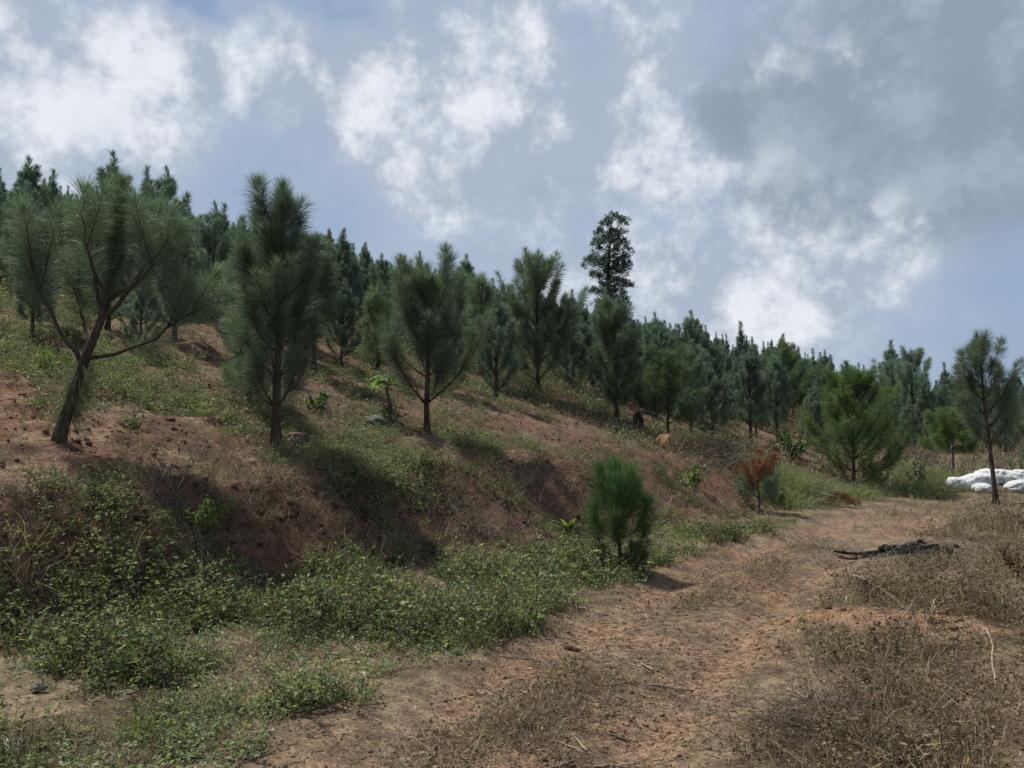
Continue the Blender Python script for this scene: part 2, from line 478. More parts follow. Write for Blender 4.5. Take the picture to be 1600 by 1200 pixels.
def pick(rng, pal, n, var=0.18):
    pal = np.asarray(pal, float)
    c = pal[rng.integers(0, len(pal), n)]
    c = c + (pal[rng.integers(0, len(pal), n)] - c) * rng.random((n, 1))
    return c * (1 + rng.normal(0, var, (n, 1)))

# ------------------------------------------------------------------ the ground: one sheet, fine near the camera, out to the horizon
def axis_coords(lo, a, b, hi, step, grow=1.09):
    c = list(np.arange(a, b, step))
    s = step; x = c[-1]
    up = []
    while x < hi: s *= grow; x += s; up.append(x)
    s = step; x = a; dn = []
    while x > lo: s *= grow; x -= s; dn.append(x)
    return np.array(dn[::-1] + c + up)

gx = axis_coords(-900, -6.0, 6.0, 900, 0.06, 1.06)
gy = axis_coords(-60, 3.2, 12.0, 1400, 0.06, 1.05)
GX, GY = np.meshgrid(gx, gy)
TR = terrain(GX, GY)
GZ = TR['z'] - 0.0

def bare_patch(x, y, t):
    """washed and trampled soil where little grows, on the terrace and lower slope"""
    n = fbm(x * 0.42 + 3.0, y * 0.42, 201, 3) * 0.75 + fbm(x * 1.9, y * 1.9, 202, 2) * 0.25
    return sstep(0.48, 0.57, n) * sstep(0.8, 1.2, t['ur'] / t['W']) * (1 - sstep(13, 19, t['ur'])) * sstep(-4.8, -3.4, x + 0.12 * (y - 12))

def ground_colour(x, y, t):
    """soil colour place by place; the bank face also carries painted shade"""
    n1 = fbm(x * 0.8, y * 0.8, 71, 4)[..., None]; n2 = fbm(x * 2.6, y * 2.6, 72, 4)[..., None]; n3 = fbm(x * 0.3, y * 0.3, 73, 3)[..., None]
    def lerp(a, b, f): return a + (b - a) * f
    S = lambda a, b, v: sstep(a, b, v)
    red = np.array([0.165, 0.092, 0.064]); straw = np.array([0.25, 0.19, 0.128]); dark = np.array([0.098, 0.064, 0.050])
    sand = np.array([0.218, 0.145, 0.099]); pale = np.array([0.275, 0.200, 0.138]); humus = np.array([0.10, 0.074, 0.05]); orange = np.array([0.232, 0.143, 0.096])
    u = t['ur'][..., None]; W = t['W'][..., None]
    c = lerp(red, straw, S(0.40, 0.66, n2) * 0.75)
    c = lerp(c, dark, S(0.48, 0.62, n1) * 0.8)
    hill = S(5.0, 12.0, u)
    c = lerp(c, lerp(humus, straw * 0.8, S(0.4, 0.62, n1)), hill * (0.35 + 0.5 * S(0.4, 0.6, n3)))
    c = lerp(c, lerp(red, dark, S(0.4, 0.6, n2)), bare_patch(x, y, t)[..., None] * 0.6)
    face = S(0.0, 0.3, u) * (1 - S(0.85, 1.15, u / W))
    c = lerp(c, lerp(dark * 0.85, red * 0.72, S(0.42, 0.62, n2)), face * 0.9)  # bank face darker than the soil: its shade painted into the colour
    verge = (1 - S(-0.2, 0.2, u))
    c = lerp(c, lerp(humus, straw * 0.75, S(0.42, 0.6, n2)), verge)
    rt = t['right'][..., None]
    c = lerp(c, lerp(humus * 0.75, straw * 0.75, S(0.42, 0.66, n2)), rt * 0.9)
    tk = t['track'][..., None]
    c = lerp(c, lerp(sand, pale, S(0.42, 0.66, n1)), tk)
    c = lerp(c, lerp(orange, sand, S(0.35, 0.6, n2)), t['rut'][..., None] * tk * 0.7)
    c = lerp(c, lerp(humus, straw * 0.7, S(0.4, 0.6, n2)), tk * (1 - t['rut'][..., None]) * S(0.36, 0.52, n1 * 0.5 + n2 * 0.5) * 0.75)
    c = lerp(c, lerp(humus, dark, n1), tk * S(0.50, 0.66, n2 * 0.6 + n3 * 0.4) * 0.6)
    c = lerp(c, orange * (0.75 + 0.5 * n2), 0.85 * S(0.18, 0.75, t['mound'][..., None] + (n2 - 0.5) * 0.9))
    a = np.exp(-((x - 5.7) / 1.1) ** 2 - ((y - 11.8) / 1.0) ** 2)[..., None]
    c = lerp(c, np.array([0.028, 0.026, 0.025]), 0.8 * S(0.35, 0.8, a + (n2 - 0.5) * 1.1))
    c = lerp(c, np.array([0.13, 0.12, 0.11]), S(0.05, 0.3, a + (n2 - 0.5) * 0.5) * 0.45 * (1 - S(0.28, 0.6, a + (n2 - 0.5) * 0.8)))
    return c

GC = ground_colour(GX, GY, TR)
ny, nx = GX.shape
idx = np.arange(nx * ny).reshape(ny, nx)
q = np.stack([idx[:-1, :-1], idx[:-1, 1:], idx[1:, 1:], idx[1:, :-1]], -1).reshape(-1, 4)
def cell(a): return (0.25 * (a[:-1, :-1] + a[:-1, 1:] + a[1:, 1:] + a[1:, :-1])).ravel()
cu, cW, ct, cm = cell(TR['ur']), cell(TR['W']), cell(TR['track']), cell(TR['mound'])
cs = cell(GX)
kind_of = np.zeros(len(q), int)                                       # 0 ground beside the track
kind_of[cu > 0.0] = 1                                                 # bank
kind_of[(cu > cW * 1.02)] = 2                                         # hillside
kind_of[(ct > 0.5)] = 3                                               # track
kind_of[(cm > 0.42) & (ct < 0.5)] = 4                                 # mound
Vall = np.stack([GX, GY, GZ], -1).reshape(-1, 3); Call = GC.reshape(-1, 3)
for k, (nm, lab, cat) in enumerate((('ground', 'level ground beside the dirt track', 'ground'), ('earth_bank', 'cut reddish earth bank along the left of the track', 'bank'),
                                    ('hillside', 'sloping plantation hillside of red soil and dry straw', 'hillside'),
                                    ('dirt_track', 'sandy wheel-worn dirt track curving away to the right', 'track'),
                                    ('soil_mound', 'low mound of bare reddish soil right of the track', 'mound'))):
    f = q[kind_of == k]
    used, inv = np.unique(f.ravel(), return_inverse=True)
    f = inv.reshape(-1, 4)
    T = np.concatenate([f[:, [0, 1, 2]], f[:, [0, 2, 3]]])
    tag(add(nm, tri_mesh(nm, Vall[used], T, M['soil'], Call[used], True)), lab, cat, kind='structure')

# ------------------------------------------------------------------ scattering
def scatter(rng, n, dmin, dmax, power, half=40.0):
    """points over the place in front of the camera, thinning out with distance"""
    aa = np.radians(rng.uniform(-half, half, n))
    r = rng.random(n)
    if abs(power - 1) < 1e-3: d = dmin * (dmax / dmin) ** r
    else: d = (dmin ** (1 - power) + r * (dmax ** (1 - power) - dmin ** (1 - power))) ** (1 / (1 - power))
    return np.sin(aa) * d, np.cos(aa) * d

def keep(rng, p): return rng.random(len(p)) < p

def ell(x, y, cx, cy, rx, ry, rot=0.0):
    c, s_ = math.cos(rot), math.sin(rot)
    a = ((x - cx) * c + (y - cy) * s_) / rx; b = (-(x - cx) * s_ + (y - cy) * c) / ry
    return np.exp(-(a * a + b * b))

def green_mask(x, y, t):
    """where low weeds grow"""
    n1 = fbm(x * 0.55, y * 0.55, 101, 4); n2 = fbm(x * 1.7, y * 1.7, 102, 3)
    ur, v, W = t['ur'], t['v'], t['W']
    edge = v + (n2 - 0.5) * 0.9
    verge = sstep(0.85, 1.25, edge) * (1 - sstep(0.1, 0.75, ur)) * sstep(0.25, 0.42, n2 + 0.12)
    verge *= 1 - 0.95 * ell(x, y, -2.6, 4.7, 0.6, 0.8) - 0.85 * ell(x, y, -3.8, 5.6, 0.7, 0.6)
    face = sstep(0.1, 0.5, ur) * (1 - sstep(0.9, 1.2, ur / W)) * sstep(0.52, 0.66, n1) * 0.55
    top = sstep(0.9, 1.3, ur / W)
    pat = sstep(0.47, 0.57, n1 * 0.6 + n2 * 0.4)
    terr = top * pat * (0.6 + 0.4 * sstep(3, 9, ur))
    hill = sstep(7, 14, ur) * sstep(0.42, 0.56, n1 * 0.6 + n2 * 0.4) * 0.85
    extra = (1.0 * ell(x, y, -2.0, 11.9, 1.0, 0.8) + 0.9 * ell(x, y, -3.0, 10.6, 0.7, 0.35) + 1.3 * ell(x, y, -5.6, 11.9, 2.6, 1.5) + 0.6 * ell(x, y, -2.6, 13.3, 1.4, 1.2)
             + 0.8 * ell(x, y, 2.4, 13.6, 1.4, 0.7, 0.8) + 0.9 * ell(x, y, 0.4, 15.6, 1.4, 1.0) + 0.8 * ell(x, y, 6.6, 20.0, 1.6, 1.0) + 0.6 * ell(x, y, 11.0, 23.8, 2.2, 1.0)) * sstep(0.32, 0.5, n2)
    right = t['right'] * 0.12 * sstep(0.56, 0.66, n1)
    g_ = np.clip(np.maximum(verge, np.maximum(face, terr)) + hill + extra + right, 0, 1)
    bare = 1.0 * ell(x, y, -3.9, 9.7, 1.3, 0.8) + 0.95 * ell(x, y, -5.6, 8.3, 1.4, 0.7) + 0.9 * ell(x, y, -4.9, 6.9, 1.1, 0.7, 0.9) + 0.8 * ell(x, y, -2.4, 9.3, 1.0, 0.7, 0.9) + 0.35 * ell(x, y, 3.2, 17.2, 1.4, 1.6, 0.9)
    return np.clip(g_ - bare, 0, 1) * (1 - sstep(0.25, 0.6, t['track'])) * (1 - 0.68 * bare_patch(x, y, t))

def dry_mask(x, y, t):
    """where dry grass stands"""
    n1 = fbm(x * 0.7, y * 0.7, 111, 4); n2 = fbm(x * 2.1, y * 2.1, 112, 3)
    ur, v, W = t['ur'], t['v'], t['W']
    right = t['right'] * (0.25 + 0.75 * sstep(0.36, 0.55, n1 * 0.5 + n2 * 0.5)) * (1 - np.clip(t['mound'] * 1.5, 0, 0.93)) * (1 - 0.97 * sstep(0.2, 0.5, ell(x, y, 5.7, 11.7, 1.15, 1.1)))
    centre = np.exp(-((v - 0.05) / 0.30) ** 2) * 0.75 * sstep(0.40, 0.56, n1 * 0.5 + n2 * 0.5) + 0.35 * sstep(0.5, 1.0, v) * (v < 1.6) * sstep(0.48, 0.6, n2)
    end = sstep(13.5, 17.5, y) * (np.abs(v) < 3) * (ur < 0.4) * 0.6
    lip = np.exp(-((ur / W - 0.95) / 0.25) ** 2) * 0.55 * sstep(0.4, 0.55, n1)
    face = sstep(0.05, 0.3, ur) * (1 - sstep(0.8, 1.0, ur / W)) * 0.25
    top = sstep(1.0, 1.3, ur / W) * sstep(0.45, 0.62, n1) * 0.35
    hill = sstep(7, 14, ur) * (0.10 + 0.6 * sstep(0.46, 0.6, n1))
    return np.clip(np.maximum(right, np.maximum(centre, end)) + lip + face + np.maximum(top, hill), 0, 1) * (1 - 0.3 * bare_patch(x, y, t))

rng = np.random.default_rng(5)
GREENS = [(0.153, 0.206, 0.094), (0.201, 0.242, 0.130), (0.124, 0.177, 0.085), (0.248, 0.271, 0.165), (0.171, 0.224, 0.130)]
GREYG = [(0.160, 0.189, 0.127), (0.198, 0.220, 0.156), (0.130, 0.163, 0.108), (0.226, 0.237, 0.176)]

def weeds(n, dmin, dmax, power, hplant, nl, lsize, pal, maskmul=1.0, var=0.2, mf=None):
    x, y = scatter(rng, n, dmin, dmax, power)
    t = terrain(x, y)
    k = keep(rng, (mf or green_mask)(x, y, t) * maskmul)
    x, y, z = x[k], y[k], t['z'][k]
    m = len(x)
    dist = np.hypot(x, y)
    hp = hplant * (0.5 + 0.9 * rng.random(m)) * (0.6 + 0.8 * fbm(x * 0.9, y * 0.9, 121, 2))
    base = np.repeat(np.stack([x, y, z], -1), nl, 0); hh = np.repeat(hp, nl); dd = np.repeat(dist, nl)
    lean = np.repeat(rng.normal(0, 0.35, (m, 2)), nl, 0)
    f = rng.random(m * nl) ** 0.7
    sp = rng.normal(0, 1, (m * nl, 2)) * (0.25 + 0.35 * f[:, None]) * hh[:, None] * 0.55
    pos = base.copy()
    pos[:, 0] += lean[:, 0] * hh * f + sp[:, 0]; pos[:, 1] += lean[:, 1] * hh * f + sp[:, 1]; pos[:, 2] += hh * f * 0.95 + 0.005
    d = rng.normal(size=(m * nl, 3)); d[:, 2] = d[:, 2] * 0.5 + 0.15
    nr = rng.normal(size=(m * nl, 3)) * 0.55; nr[:, 2] += 1
    ls = lsize * (0.5 + 0.9 * rng.random(m * nl)) * (1 + np.clip(dd - 8, 0, 40) * 0.035)
    plant = np.repeat(pick(rng, pal, m, var), nl, 0)
    # yellowing and dry leaves here and there
    dry = rng.random(m * nl) < 0.06
    plant[dry] = plant[dry] * [1.7, 1.25, 0.9]
    c = plant * (1 + rng.normal(0, 0.2, (m * nl, 1)))
    leaves(GW, pos, d, nr, ls, ls * rng.uniform(0.4, 0.75, m * nl), c)

def verge_only(x, y, t): return green_mask(x, y, t) * (t['ur'] < 1.6)
def hill_only(x, y, t): return green_mask(x, y, t) * (t['ur'] >= 1.0)
GW = Geo()
weeds(15000, 3.4, 15, 0.1, 0.07, 8, 0.026, GREENS, 1.0, 0.28, verge_only)
weeds(9000, 3.5, 22, 0.4, 0.08, 6, 0.024, GREENS + GREYG, 1.0, 0.3, verge_only)
tag(add('weed_cover', GW.mesh('weed_cover', M['leaf'])), 'low green leafy weeds covering the verge and the foot of the bank', 'weeds', kind='stuff')
GW = Geo()
weeds(16000, 7.5, 24, 0.6, 0.15, 7, 0.036, GREYG + GREENS[:2], 1.0, 0.22, hill_only)
weeds(15000, 18, 60, 0.9, 0.30, 7, 0.050, GREYG, 1.0, 0.2, hill_only)
tag(add('hillside_weeds', GW.mesh('hillside_weeds', M['leaf'])), 'grey green weeds growing between the pines on the hillside', 'weeds', kind='stuff')

STRAW = [(0.34, 0.275, 0.18), (0.25, 0.19, 0.125), (0.16, 0.118, 0.078), (0.42, 0.345, 0.24), (0.10, 0.074, 0.05)]
BROWN = [(0.15, 0.106, 0.068), (0.095, 0.066, 0.043), (0.23, 0.175, 0.115), (0.055, 0.040, 0.028), (0.15, 0.125, 0.072)]
PALE = [(0.33, 0.275, 0.185), (0.27, 0.235, 0.15), (0.22, 0.205, 0.13), (0.19, 0.175, 0.115)]

def grass(n, dmin, dmax, power, tuft, L, w, bend, pal, lay=0.6, mul=1.0, spread=0.10, maskf=dry_mask):
    x, y = scatter(rng, n, dmin, dmax, power)
    t = terrain(x, y)
    k = keep(rng, maskf(x, y, t) * mul)
    x, y = x[k], y[k]; m = len(x)
    hgt = (0.55 + 0.9 * rng.random(m)) * (0.55 + 0.9 * fbm(x * 0.8, y * 0.8, 131, 2))
    X = np.repeat(x, tuft) + rng.normal(0, spread, m * tuft); Y = np.repeat(y, tuft) + rng.normal(0, spread, m * tuft)
    Z = gz(X, Y) - 0.01
    d = rng.normal(size=(m * tuft, 3)) * lay; d[:, 2] = np.abs(d[:, 2]) * 0.5 + 0.55
    D = np.hypot(X, Y)
    Ls = L * np.repeat(hgt, tuft) * (0.4 + 0.9 * rng.random(m * tuft))
    col = np.repeat(pick(rng, pal, m, 0.12), tuft, 0); col = 0.5 * col + 0.5 * pick(rng, pal, m * tuft, 0.2)
    blades(GG, np.stack([X, Y, Z], -1), d, Ls, w * (1 + np.clip(D - 6, 0, 50) * 0.06), rng.uniform(0.05, bend, (m * tuft, 1)), col, rng)

def right_only(x, y, t): return dry_mask(x, y, t) * (t['v'] < 0.6) * (t['ur'] < 0.3)
def left_only(x, y, t): return dry_mask(x, y, t) * ((t['ur'] >= 0.0))
def track_grass(x, y, t): return dry_mask(x, y, t) * (np.abs(t['v'] - 0.3) < 1.2) * (t['ur'] < -0.2)
GG = Geo()
grass(26000, 3.3, 17, 0.2, 9, 0.10, 0.0036, 0.7, PALE + STRAW + [(0.13, 0.15, 0.06), (0.16, 0.17, 0.08)], 1.0, 0.9, 0.06, track_grass)
tag(add('track_grass', GG.mesh('track_grass', M['straw'])), 'short straw and green grass along the crown and edge of the track', 'grass', kind='stuff')
GW = Geo()
weeds(30000, 3.3, 15, 0.1, 0.13, 7, 0.022, BROWN + [(0.12, 0.12, 0.06), (0.09, 0.07, 0.045), (0.16, 0.15, 0.08)], 0.85, 0.3, right_only)
weeds(5000, 3.3, 15, 0.1, 0.24, 10, 0.022, BROWN + [(0.13, 0.13, 0.065)], 0.8, 0.3, lambda x, y, t: right_only(x, y, t) * sstep(0.5, 0.6, fbm(x * 1.5, y * 1.5, 171, 3)))
tag(add('withered_weeds', GW.mesh('withered_weeds', M['straw'])), 'withered brown leafy weeds mixed in the dry grass on the right', 'weeds', kind='stuff')
GG = Geo()
grass(17000, 3.3, 15, 0.1, 10, 0.13, 0.0036, 0.85, BROWN + STRAW[:2], 1.1, 1.0, 0.07, right_only)
grass(9000, 3.3, 15, 0.2, 7, 0.22, 0.0036, 0.9, STRAW[:2] + STRAW[3:4] + PALE[:2], 1.3, 0.75, 0.08, right_only)
grass(9000, 11, 30, 0.5, 9, 0.24, 0.005, 0.5, PALE, 0.6, 0.9, 0.14, right_only)
tag(add('dry_grass', GG.mesh('dry_grass', M['straw'])), 'tangled brown dry grass covering the ground right of the track', 'dry grass', kind='stuff')
GG = Geo()
grass(5200, 3.4, 15, 0.1, 6, 0.20, 0.0032, 0.6, PALE + STRAW[:2] + [(0.13, 0.16, 0.07)] * 3, 0.8, 0.55, 0.10, lambda x, y, t: green_mask(x, y, t) * (t['ur'] < 0.8))
grass(8000, 5, 14, 0.4, 7, 0.24, 0.0040, 0.9, STRAW + BROWN[:2], 1.0, 0.75, 0.09, left_only)
grass(13000, 9, 28, 0.7, 7, 0.30, 0.0055, 0.5, PALE + STRAW[:2], 0.6, 0.8, 0.12, left_only)
grass(11000, 20, 58, 0.7, 7, 0.55, 0.011, 0.5, PALE + [(0.14, 0.15, 0.085)], 0.45, 0.9, 0.22, left_only)
tag(add('hillside_grass', GG.mesh('hillside_grass', M['straw'])), 'dry straw coloured grass standing on the bank and between the pines', 'dry grass', kind='stuff')

# straw, needles and chips lying on the bare soil
GL = Geo()
def litter(n, dmin, dmax, power, L, w, pal, mf):
    x, y = scatter(rng, n, dmin, dmax, power)
    t = terrain(x, y); k = keep(rng, mf(x, y, t)); x, y, z = x[k], y[k], t['z'][k]; m = len(x)
    d = rng.normal(size=(m, 3)); d[:, 2] = rng.normal(0, 0.12, m)
    blades(GL, np.stack([x, y, z + 0.008], -1), d, L * rng.uniform(0.3, 1.3, m), w * (1 + np.hypot(x, y) * 0.05), 0.18 * rng.random((m, 1)), pick(rng, pal, m, 0.2), rng, 1.0)
lit_n = lambda x, y: sstep(0.36, 0.58, fbm(x * 1.1, y * 1.1, 141, 3))
litter(90000, 3.3, 15, 0.4, 0.065, 0.0036, STRAW + BROWN, lambda x, y, t: np.clip(t['track'] * 0.65 * lit_n(x, y) + t['mound'] * 0.25, 0, 1))
litter(90000, 5, 24, 0.8, 0.11, 0.0048, STRAW + PALE[:2], lambda x, y, t: sstep(0.8, 1.1, t['ur'] / t['W']) * (0.2 + 0.8 * lit_n(x, y)))
litter(34000, 3.3, 13, 0.5, 0.06, 0.005, BROWN, lambda x, y, t: t['track'] * 0.7)
litter(45000, 3.3, 16, 0.2, 0.11, 0.0036, STRAW + BROWN, lambda x, y, t: t['right'] * (1 - 0.8 * np.clip(t['mound'], 0, 1)) * 0.8)
tag(add('straw_litter', GL.mesh('straw_litter', M['straw'])), 'loose straw and dry needles littering the bare soil', 'litter', kind='stuff')

# clods and pebbles
ICO_V = None
def ico():
    ph = (1 + 5 ** 0.5) / 2
    V = np.array([(-1, ph, 0), (1, ph, 0), (-1, -ph, 0), (1, -ph, 0), (0, -1, ph), (0, 1, ph), (0, -1, -ph), (0, 1, -ph), (ph, 0, -1), (ph, 0, 1), (-ph, 0, -1), (-ph, 0, 1)]) / 1.902
    T = np.array([(0, 11, 5), (0, 5, 1), (0, 1, 7), (0, 7, 10), (0, 10, 11), (1, 5, 9), (5, 11, 4), (11, 10, 2), (10, 7, 6), (7, 1, 8), (3, 9, 4), (3, 4, 2), (3, 2, 6), (3, 6, 8), (3, 8, 9), (4, 9, 5), (2, 4, 11), (6, 2, 10), (8, 6, 7), (9, 8, 1)])
    return V, T
def clods(G, n, dmin, dmax, power, size, mf):
    x, y = scatter(rng, n, dmin, dmax, power)
    t = terrain(x, y); k = keep(rng, mf(x, y, t)); x, y = x[k], y[k]; m = len(x)
    tt = {kk: vv[k] for kk, vv in t.items()}
    r = size * rng.lognormal(0, 0.55, m)
    r = np.minimum(r, size * 3)
    V, T = ico()
    P = V[None] * r[:, None, None] * rng.uniform(0.6, 1.25, (m, 12, 1)) * np.array([1, 1, 0.7])
    P[..., 0] += x[:, None]; P[..., 1] += y[:, None]; P[..., 2] += (tt['z'] + r * 0.18)[:, None]
    c = ground_colour(x, y, tt) * rng.uniform(0.7, 1.25, (m, 1))
    G.add(P, np.arange(m)[:, None, None] * 12 + T[None], np.repeat(c, 12, 0))
GCl = Geo()
clods(GCl, 9000, 3.4, 14, 0.4, 0.009, lambda x, y, t: np.clip(t['track'] * 0.8 + t['mound'], 0, 1))
clods(GCl, 1500, 4.5, 9, 0.5, 0.020, lambda x, y, t: np.clip(t['mound'] * 1.6, 0, 1))
clods(GCl, 2600, 5, 14, 0.5, 0.026, lambda x, y, t: sstep(-0.3, 0.1, t['ur']) * (1 - sstep(1.0, 1.3, t['ur'] / t['W'])) * 0.7)
clods(GCl, 14000, 5, 26, 0.6, 0.018, lambda x, y, t: sstep(0.1, 0.5, t['ur']) * sstep(0.42, 0.6, fbm(x * 0.9, y * 0.9, 151, 3)))
tag(add('soil_clods', GCl.mesh('soil_clods', M['soil'])), 'small crumbled clods of reddish soil on track and bank', 'clods', kind='stuff')

# ------------------------------------------------------------------ clumps of the growth, spread by geometry nodes (nobody could count them)
M['clump'] = leaf_material('clump_leaves', 0.42, 0.6, 0.2, 0.30)
M['tuft'] = leaf_material('tuft_straw', 0.22, 0.75, 0.12, 0.28, (1.1, 1.0, 0.8))

def herb_mesh(seed, h, rad, nst, nl, ls, pal, dry=0.08, mat='clump', up=0.6):
    rg = np.random.default_rng(seed); G_ = Geo()
    for i in range(nst):
        a = rg.uniform(0, 6.28); L = h * rg.uniform(0.5, 1.15)
        P = curve_stem((rg.normal(0, rad * 0.4), rg.normal(0, rad * 0.4), -0.02), a, rg.uniform(45, 88), L, rg)
        tube(G_, P, [0.0022, 0.0018, 0.0014, 0.001], 3, np.array([0.12, 0.11, 0.06]), cap=False)
        t = rg.random(nl) ** 0.7; k = np.minimum((t * 3).astype(int), 2); p = P[k] + (P[k + 1] - P[k]) * (t * 3 - k)[:, None]
        d = rg.normal(size=(nl, 3)); d[:, 2] = d[:, 2] * 0.45 + 0.2
        nr = rg.normal(size=(nl, 3)) * 0.6; nr[:, 2] += up
        l_ = ls * rg.uniform(0.5, 1.25, nl); c = pick(rg, pal, nl, 0.2)
        dm = rg.random(nl) < dry; c[dm] = c[dm] * [1.8, 1.3, 0.9]
        leaves(G_, p + rg.normal(0, ls * 0.3, (nl, 3)), d, nr, l_, l_ * rg.uniform(0.4, 0.7, nl), c)
    return G_.mesh('herb_clump', M[mat])
def curve_stem(p0, a, e, L, rg):
    P = [np.array(p0, float)]
    for i in range(3):
        ee = math.radians(e - i * rg.uniform(0, 14)); P.append(P[-1] + np.array([math.cos(a) * math.cos(ee), math.sin(a) * math.cos(ee), math.sin(ee)]) * L / 3)
    return np.array(P)
def tuft_mesh(seed, n, L, rad, w, lay, bend, pal, mat='tuft'):
    rg = np.random.default_rng(seed); G_ = Geo()
    b = np.c_[rg.normal(0, rad * 0.5, (n, 2)), np.full(n, -0.02)]
    d = np.c_[rg.normal(0, lay, (n, 2)), np.full(n, 0.8)]
    blades(G_, b, d, L * rg.uniform(0.35, 1.2, n), w, rg.uniform(0.1, bend, (n, 1)), pick(rg, pal, n), rg)
    return G_.mesh('straw_tuft', M[mat])

def instanced(name, meshes, x, y, scale, label, cat, sink=0.01, tilt=0.15):
    col = bpy.data.collections.new(name + '_variants')
    for i, me in enumerate(meshes):
        o = bpy.data.objects.new('%s_variant_%02d' % (name, i), me); col.objects.link(o)
    n = len(x); me = bpy.data.meshes.new(name)
    me.vertices.add(n); me.vertices.foreach_set('co', np.stack([x, y, gz(x, y) - sink], -1).astype(np.float32).ravel())
    for an, ty, arr in (('rot', 'FLOAT_VECTOR', np.c_[rng.normal(0, tilt, (n, 2)), rng.uniform(0, 6.283, n)]), ('scl', 'FLOAT', scale), ('vid', 'INT', rng.integers(0, len(meshes), n))):
        a = me.attributes.new(an, ty, 'POINT')
        a.data.foreach_set('vector' if ty == 'FLOAT_VECTOR' else 'value', np.asarray(arr, np.int32 if ty == 'INT' else np.float32).ravel())
    me.update()
    ob = add(name, me); tag(ob, label, cat, kind='stuff')
    ng = bpy.data.node_groups.new(name + '_spread', 'GeometryNodeTree')
    ng.interface.new_socket('Geometry', in_out='INPUT', socket_type='NodeSocketGeometry'); ng.interface.new_socket('Geometry', in_out='OUTPUT', socket_type='NodeSocketGeometry')
    N = ng.nodes; L = ng.links
    gi, go = N.new('NodeGroupInput'), N.new('NodeGroupOutput')
    ci = N.new('GeometryNodeCollectionInfo'); ci.inputs['Collection'].default_value = col
    ci.inputs['Separate Children'].default_value = True; ci.inputs['Reset Children'].default_value = True
    ip = N.new('GeometryNodeInstanceOnPoints'); ip.inputs['Pick Instance'].default_value = True
    def named(an, ty):
        q = N.new('GeometryNodeInputNamedAttribute'); q.data_type = ty; q.inputs['Name'].default_value = an
        return q.outputs['Attribute']
    e2r = N.new('FunctionNodeEulerToRotation'); L.new(named('rot', 'FLOAT_VECTOR'), e2r.inputs[0])
    L.new(gi.outputs[0], ip.inputs['Points']); L.new(ci.outputs[0], ip.inputs['Instance']); L.new(named('vid', 'INT'), ip.inputs['Instance Index'])
    L.new(e2r.outputs[0], ip.inputs['Rotation']); L.new(named('scl', 'FLOAT'), ip.inputs['Scale']); L.new(ip.outputs[0], go.inputs[0])
    ob.modifiers.new('spread', 'NODES').node_group = ng
    return ob

def spots(n, dmin, dmax, power, mf):
    x, y = scatter(rng, n, dmin, dmax, power, 42)
    t = terrain(x, y, False); k = keep(rng, mf(x, y, t))
    return x[k], y[k]

HG = [herb_mesh(600 + i, h_, r_, ns, nl_, ls_, GREENS if i % 2 else GREENS + GREYG, 0.08) for i, (h_, r_, ns, nl_, ls_) in enumerate([(0.24, 0.13, 10, 11, 0.028), (0.17, 0.15, 11, 9, 0.022), (0.34, 0.13, 10, 13, 0.027), (0.22, 0.11, 8, 9, 0.040), (0.14, 0.16, 12, 8, 0.019), (0.28, 0.12, 8, 10, 0.032)])]
HD = [herb_mesh(620 + i, h_, r_, ns, nl_, ls_, DKG, 0.05) for i, (h_, r_, ns, nl_, ls_) in enumerate([(0.24, 0.12, 9, 9, 0.034), (0.32, 0.14, 9, 11, 0.030)])] if (DKG := [(0.060, 0.092, 0.040), (0.080, 0.115, 0.050), (0.05, 0.08, 0.036)]) else []
HH = [herb_mesh(640 + i, h_, r_, ns, nl_, ls_, GREYG + GREENS[:1], 0.04) for i, (h_, r_, ns, nl_, ls_) in enumerate([(0.20, 0.16, 11, 11, 0.028), (0.28, 0.18, 11, 12, 0.030), (0.14, 0.20, 13, 9, 0.024), (0.36, 0.15, 10, 14, 0.029)])]
HB = [herb_mesh(660 + i, h_, r_, ns, nl_, ls_, BROWN + [(0.12, 0.115, 0.06)], 0.0, 'tuft') for i, (h_, r_, ns, nl_, ls_) in enumerate([(0.18, 0.12, 9, 7, 0.022), (0.26, 0.12, 9, 8, 0.024), (0.13, 0.15, 10, 7, 0.020)])]
TD = [tuft_mesh(680 + i, n_, L_, r_, 0.0034, la, be, pal) for i, (n_, L_, r_, la, be, pal) in enumerate([(38, 0.24, 0.10, 0.55, 0.8, STRAW), (46, 0.17, 0.13, 0.9, 0.9, BROWN), (30, 0.32, 0.09, 0.45, 0.6, PALE), (42, 0.20, 0.12, 0.8, 1.0, STRAW + BROWN)])]
TH = [tuft_mesh(700 + i, n_, L_, r_, 0.007, la, be, pal) for i, (n_, L_, r_, la, be, pal) in enumerate([(40, 0.42, 0.18, 0.45, 0.7, PALE), (40, 0.50, 0.16, 0.4, 0.6, PALE + [(0.15, 0.16, 0.09)]), (44, 0.32, 0.20, 0.6, 0.8, STRAW[:2] + PALE), (36, 0.45, 0.18, 0.4, 0.6, [(0.14, 0.16, 0.085), (0.18, 0.19, 0.11)])])]

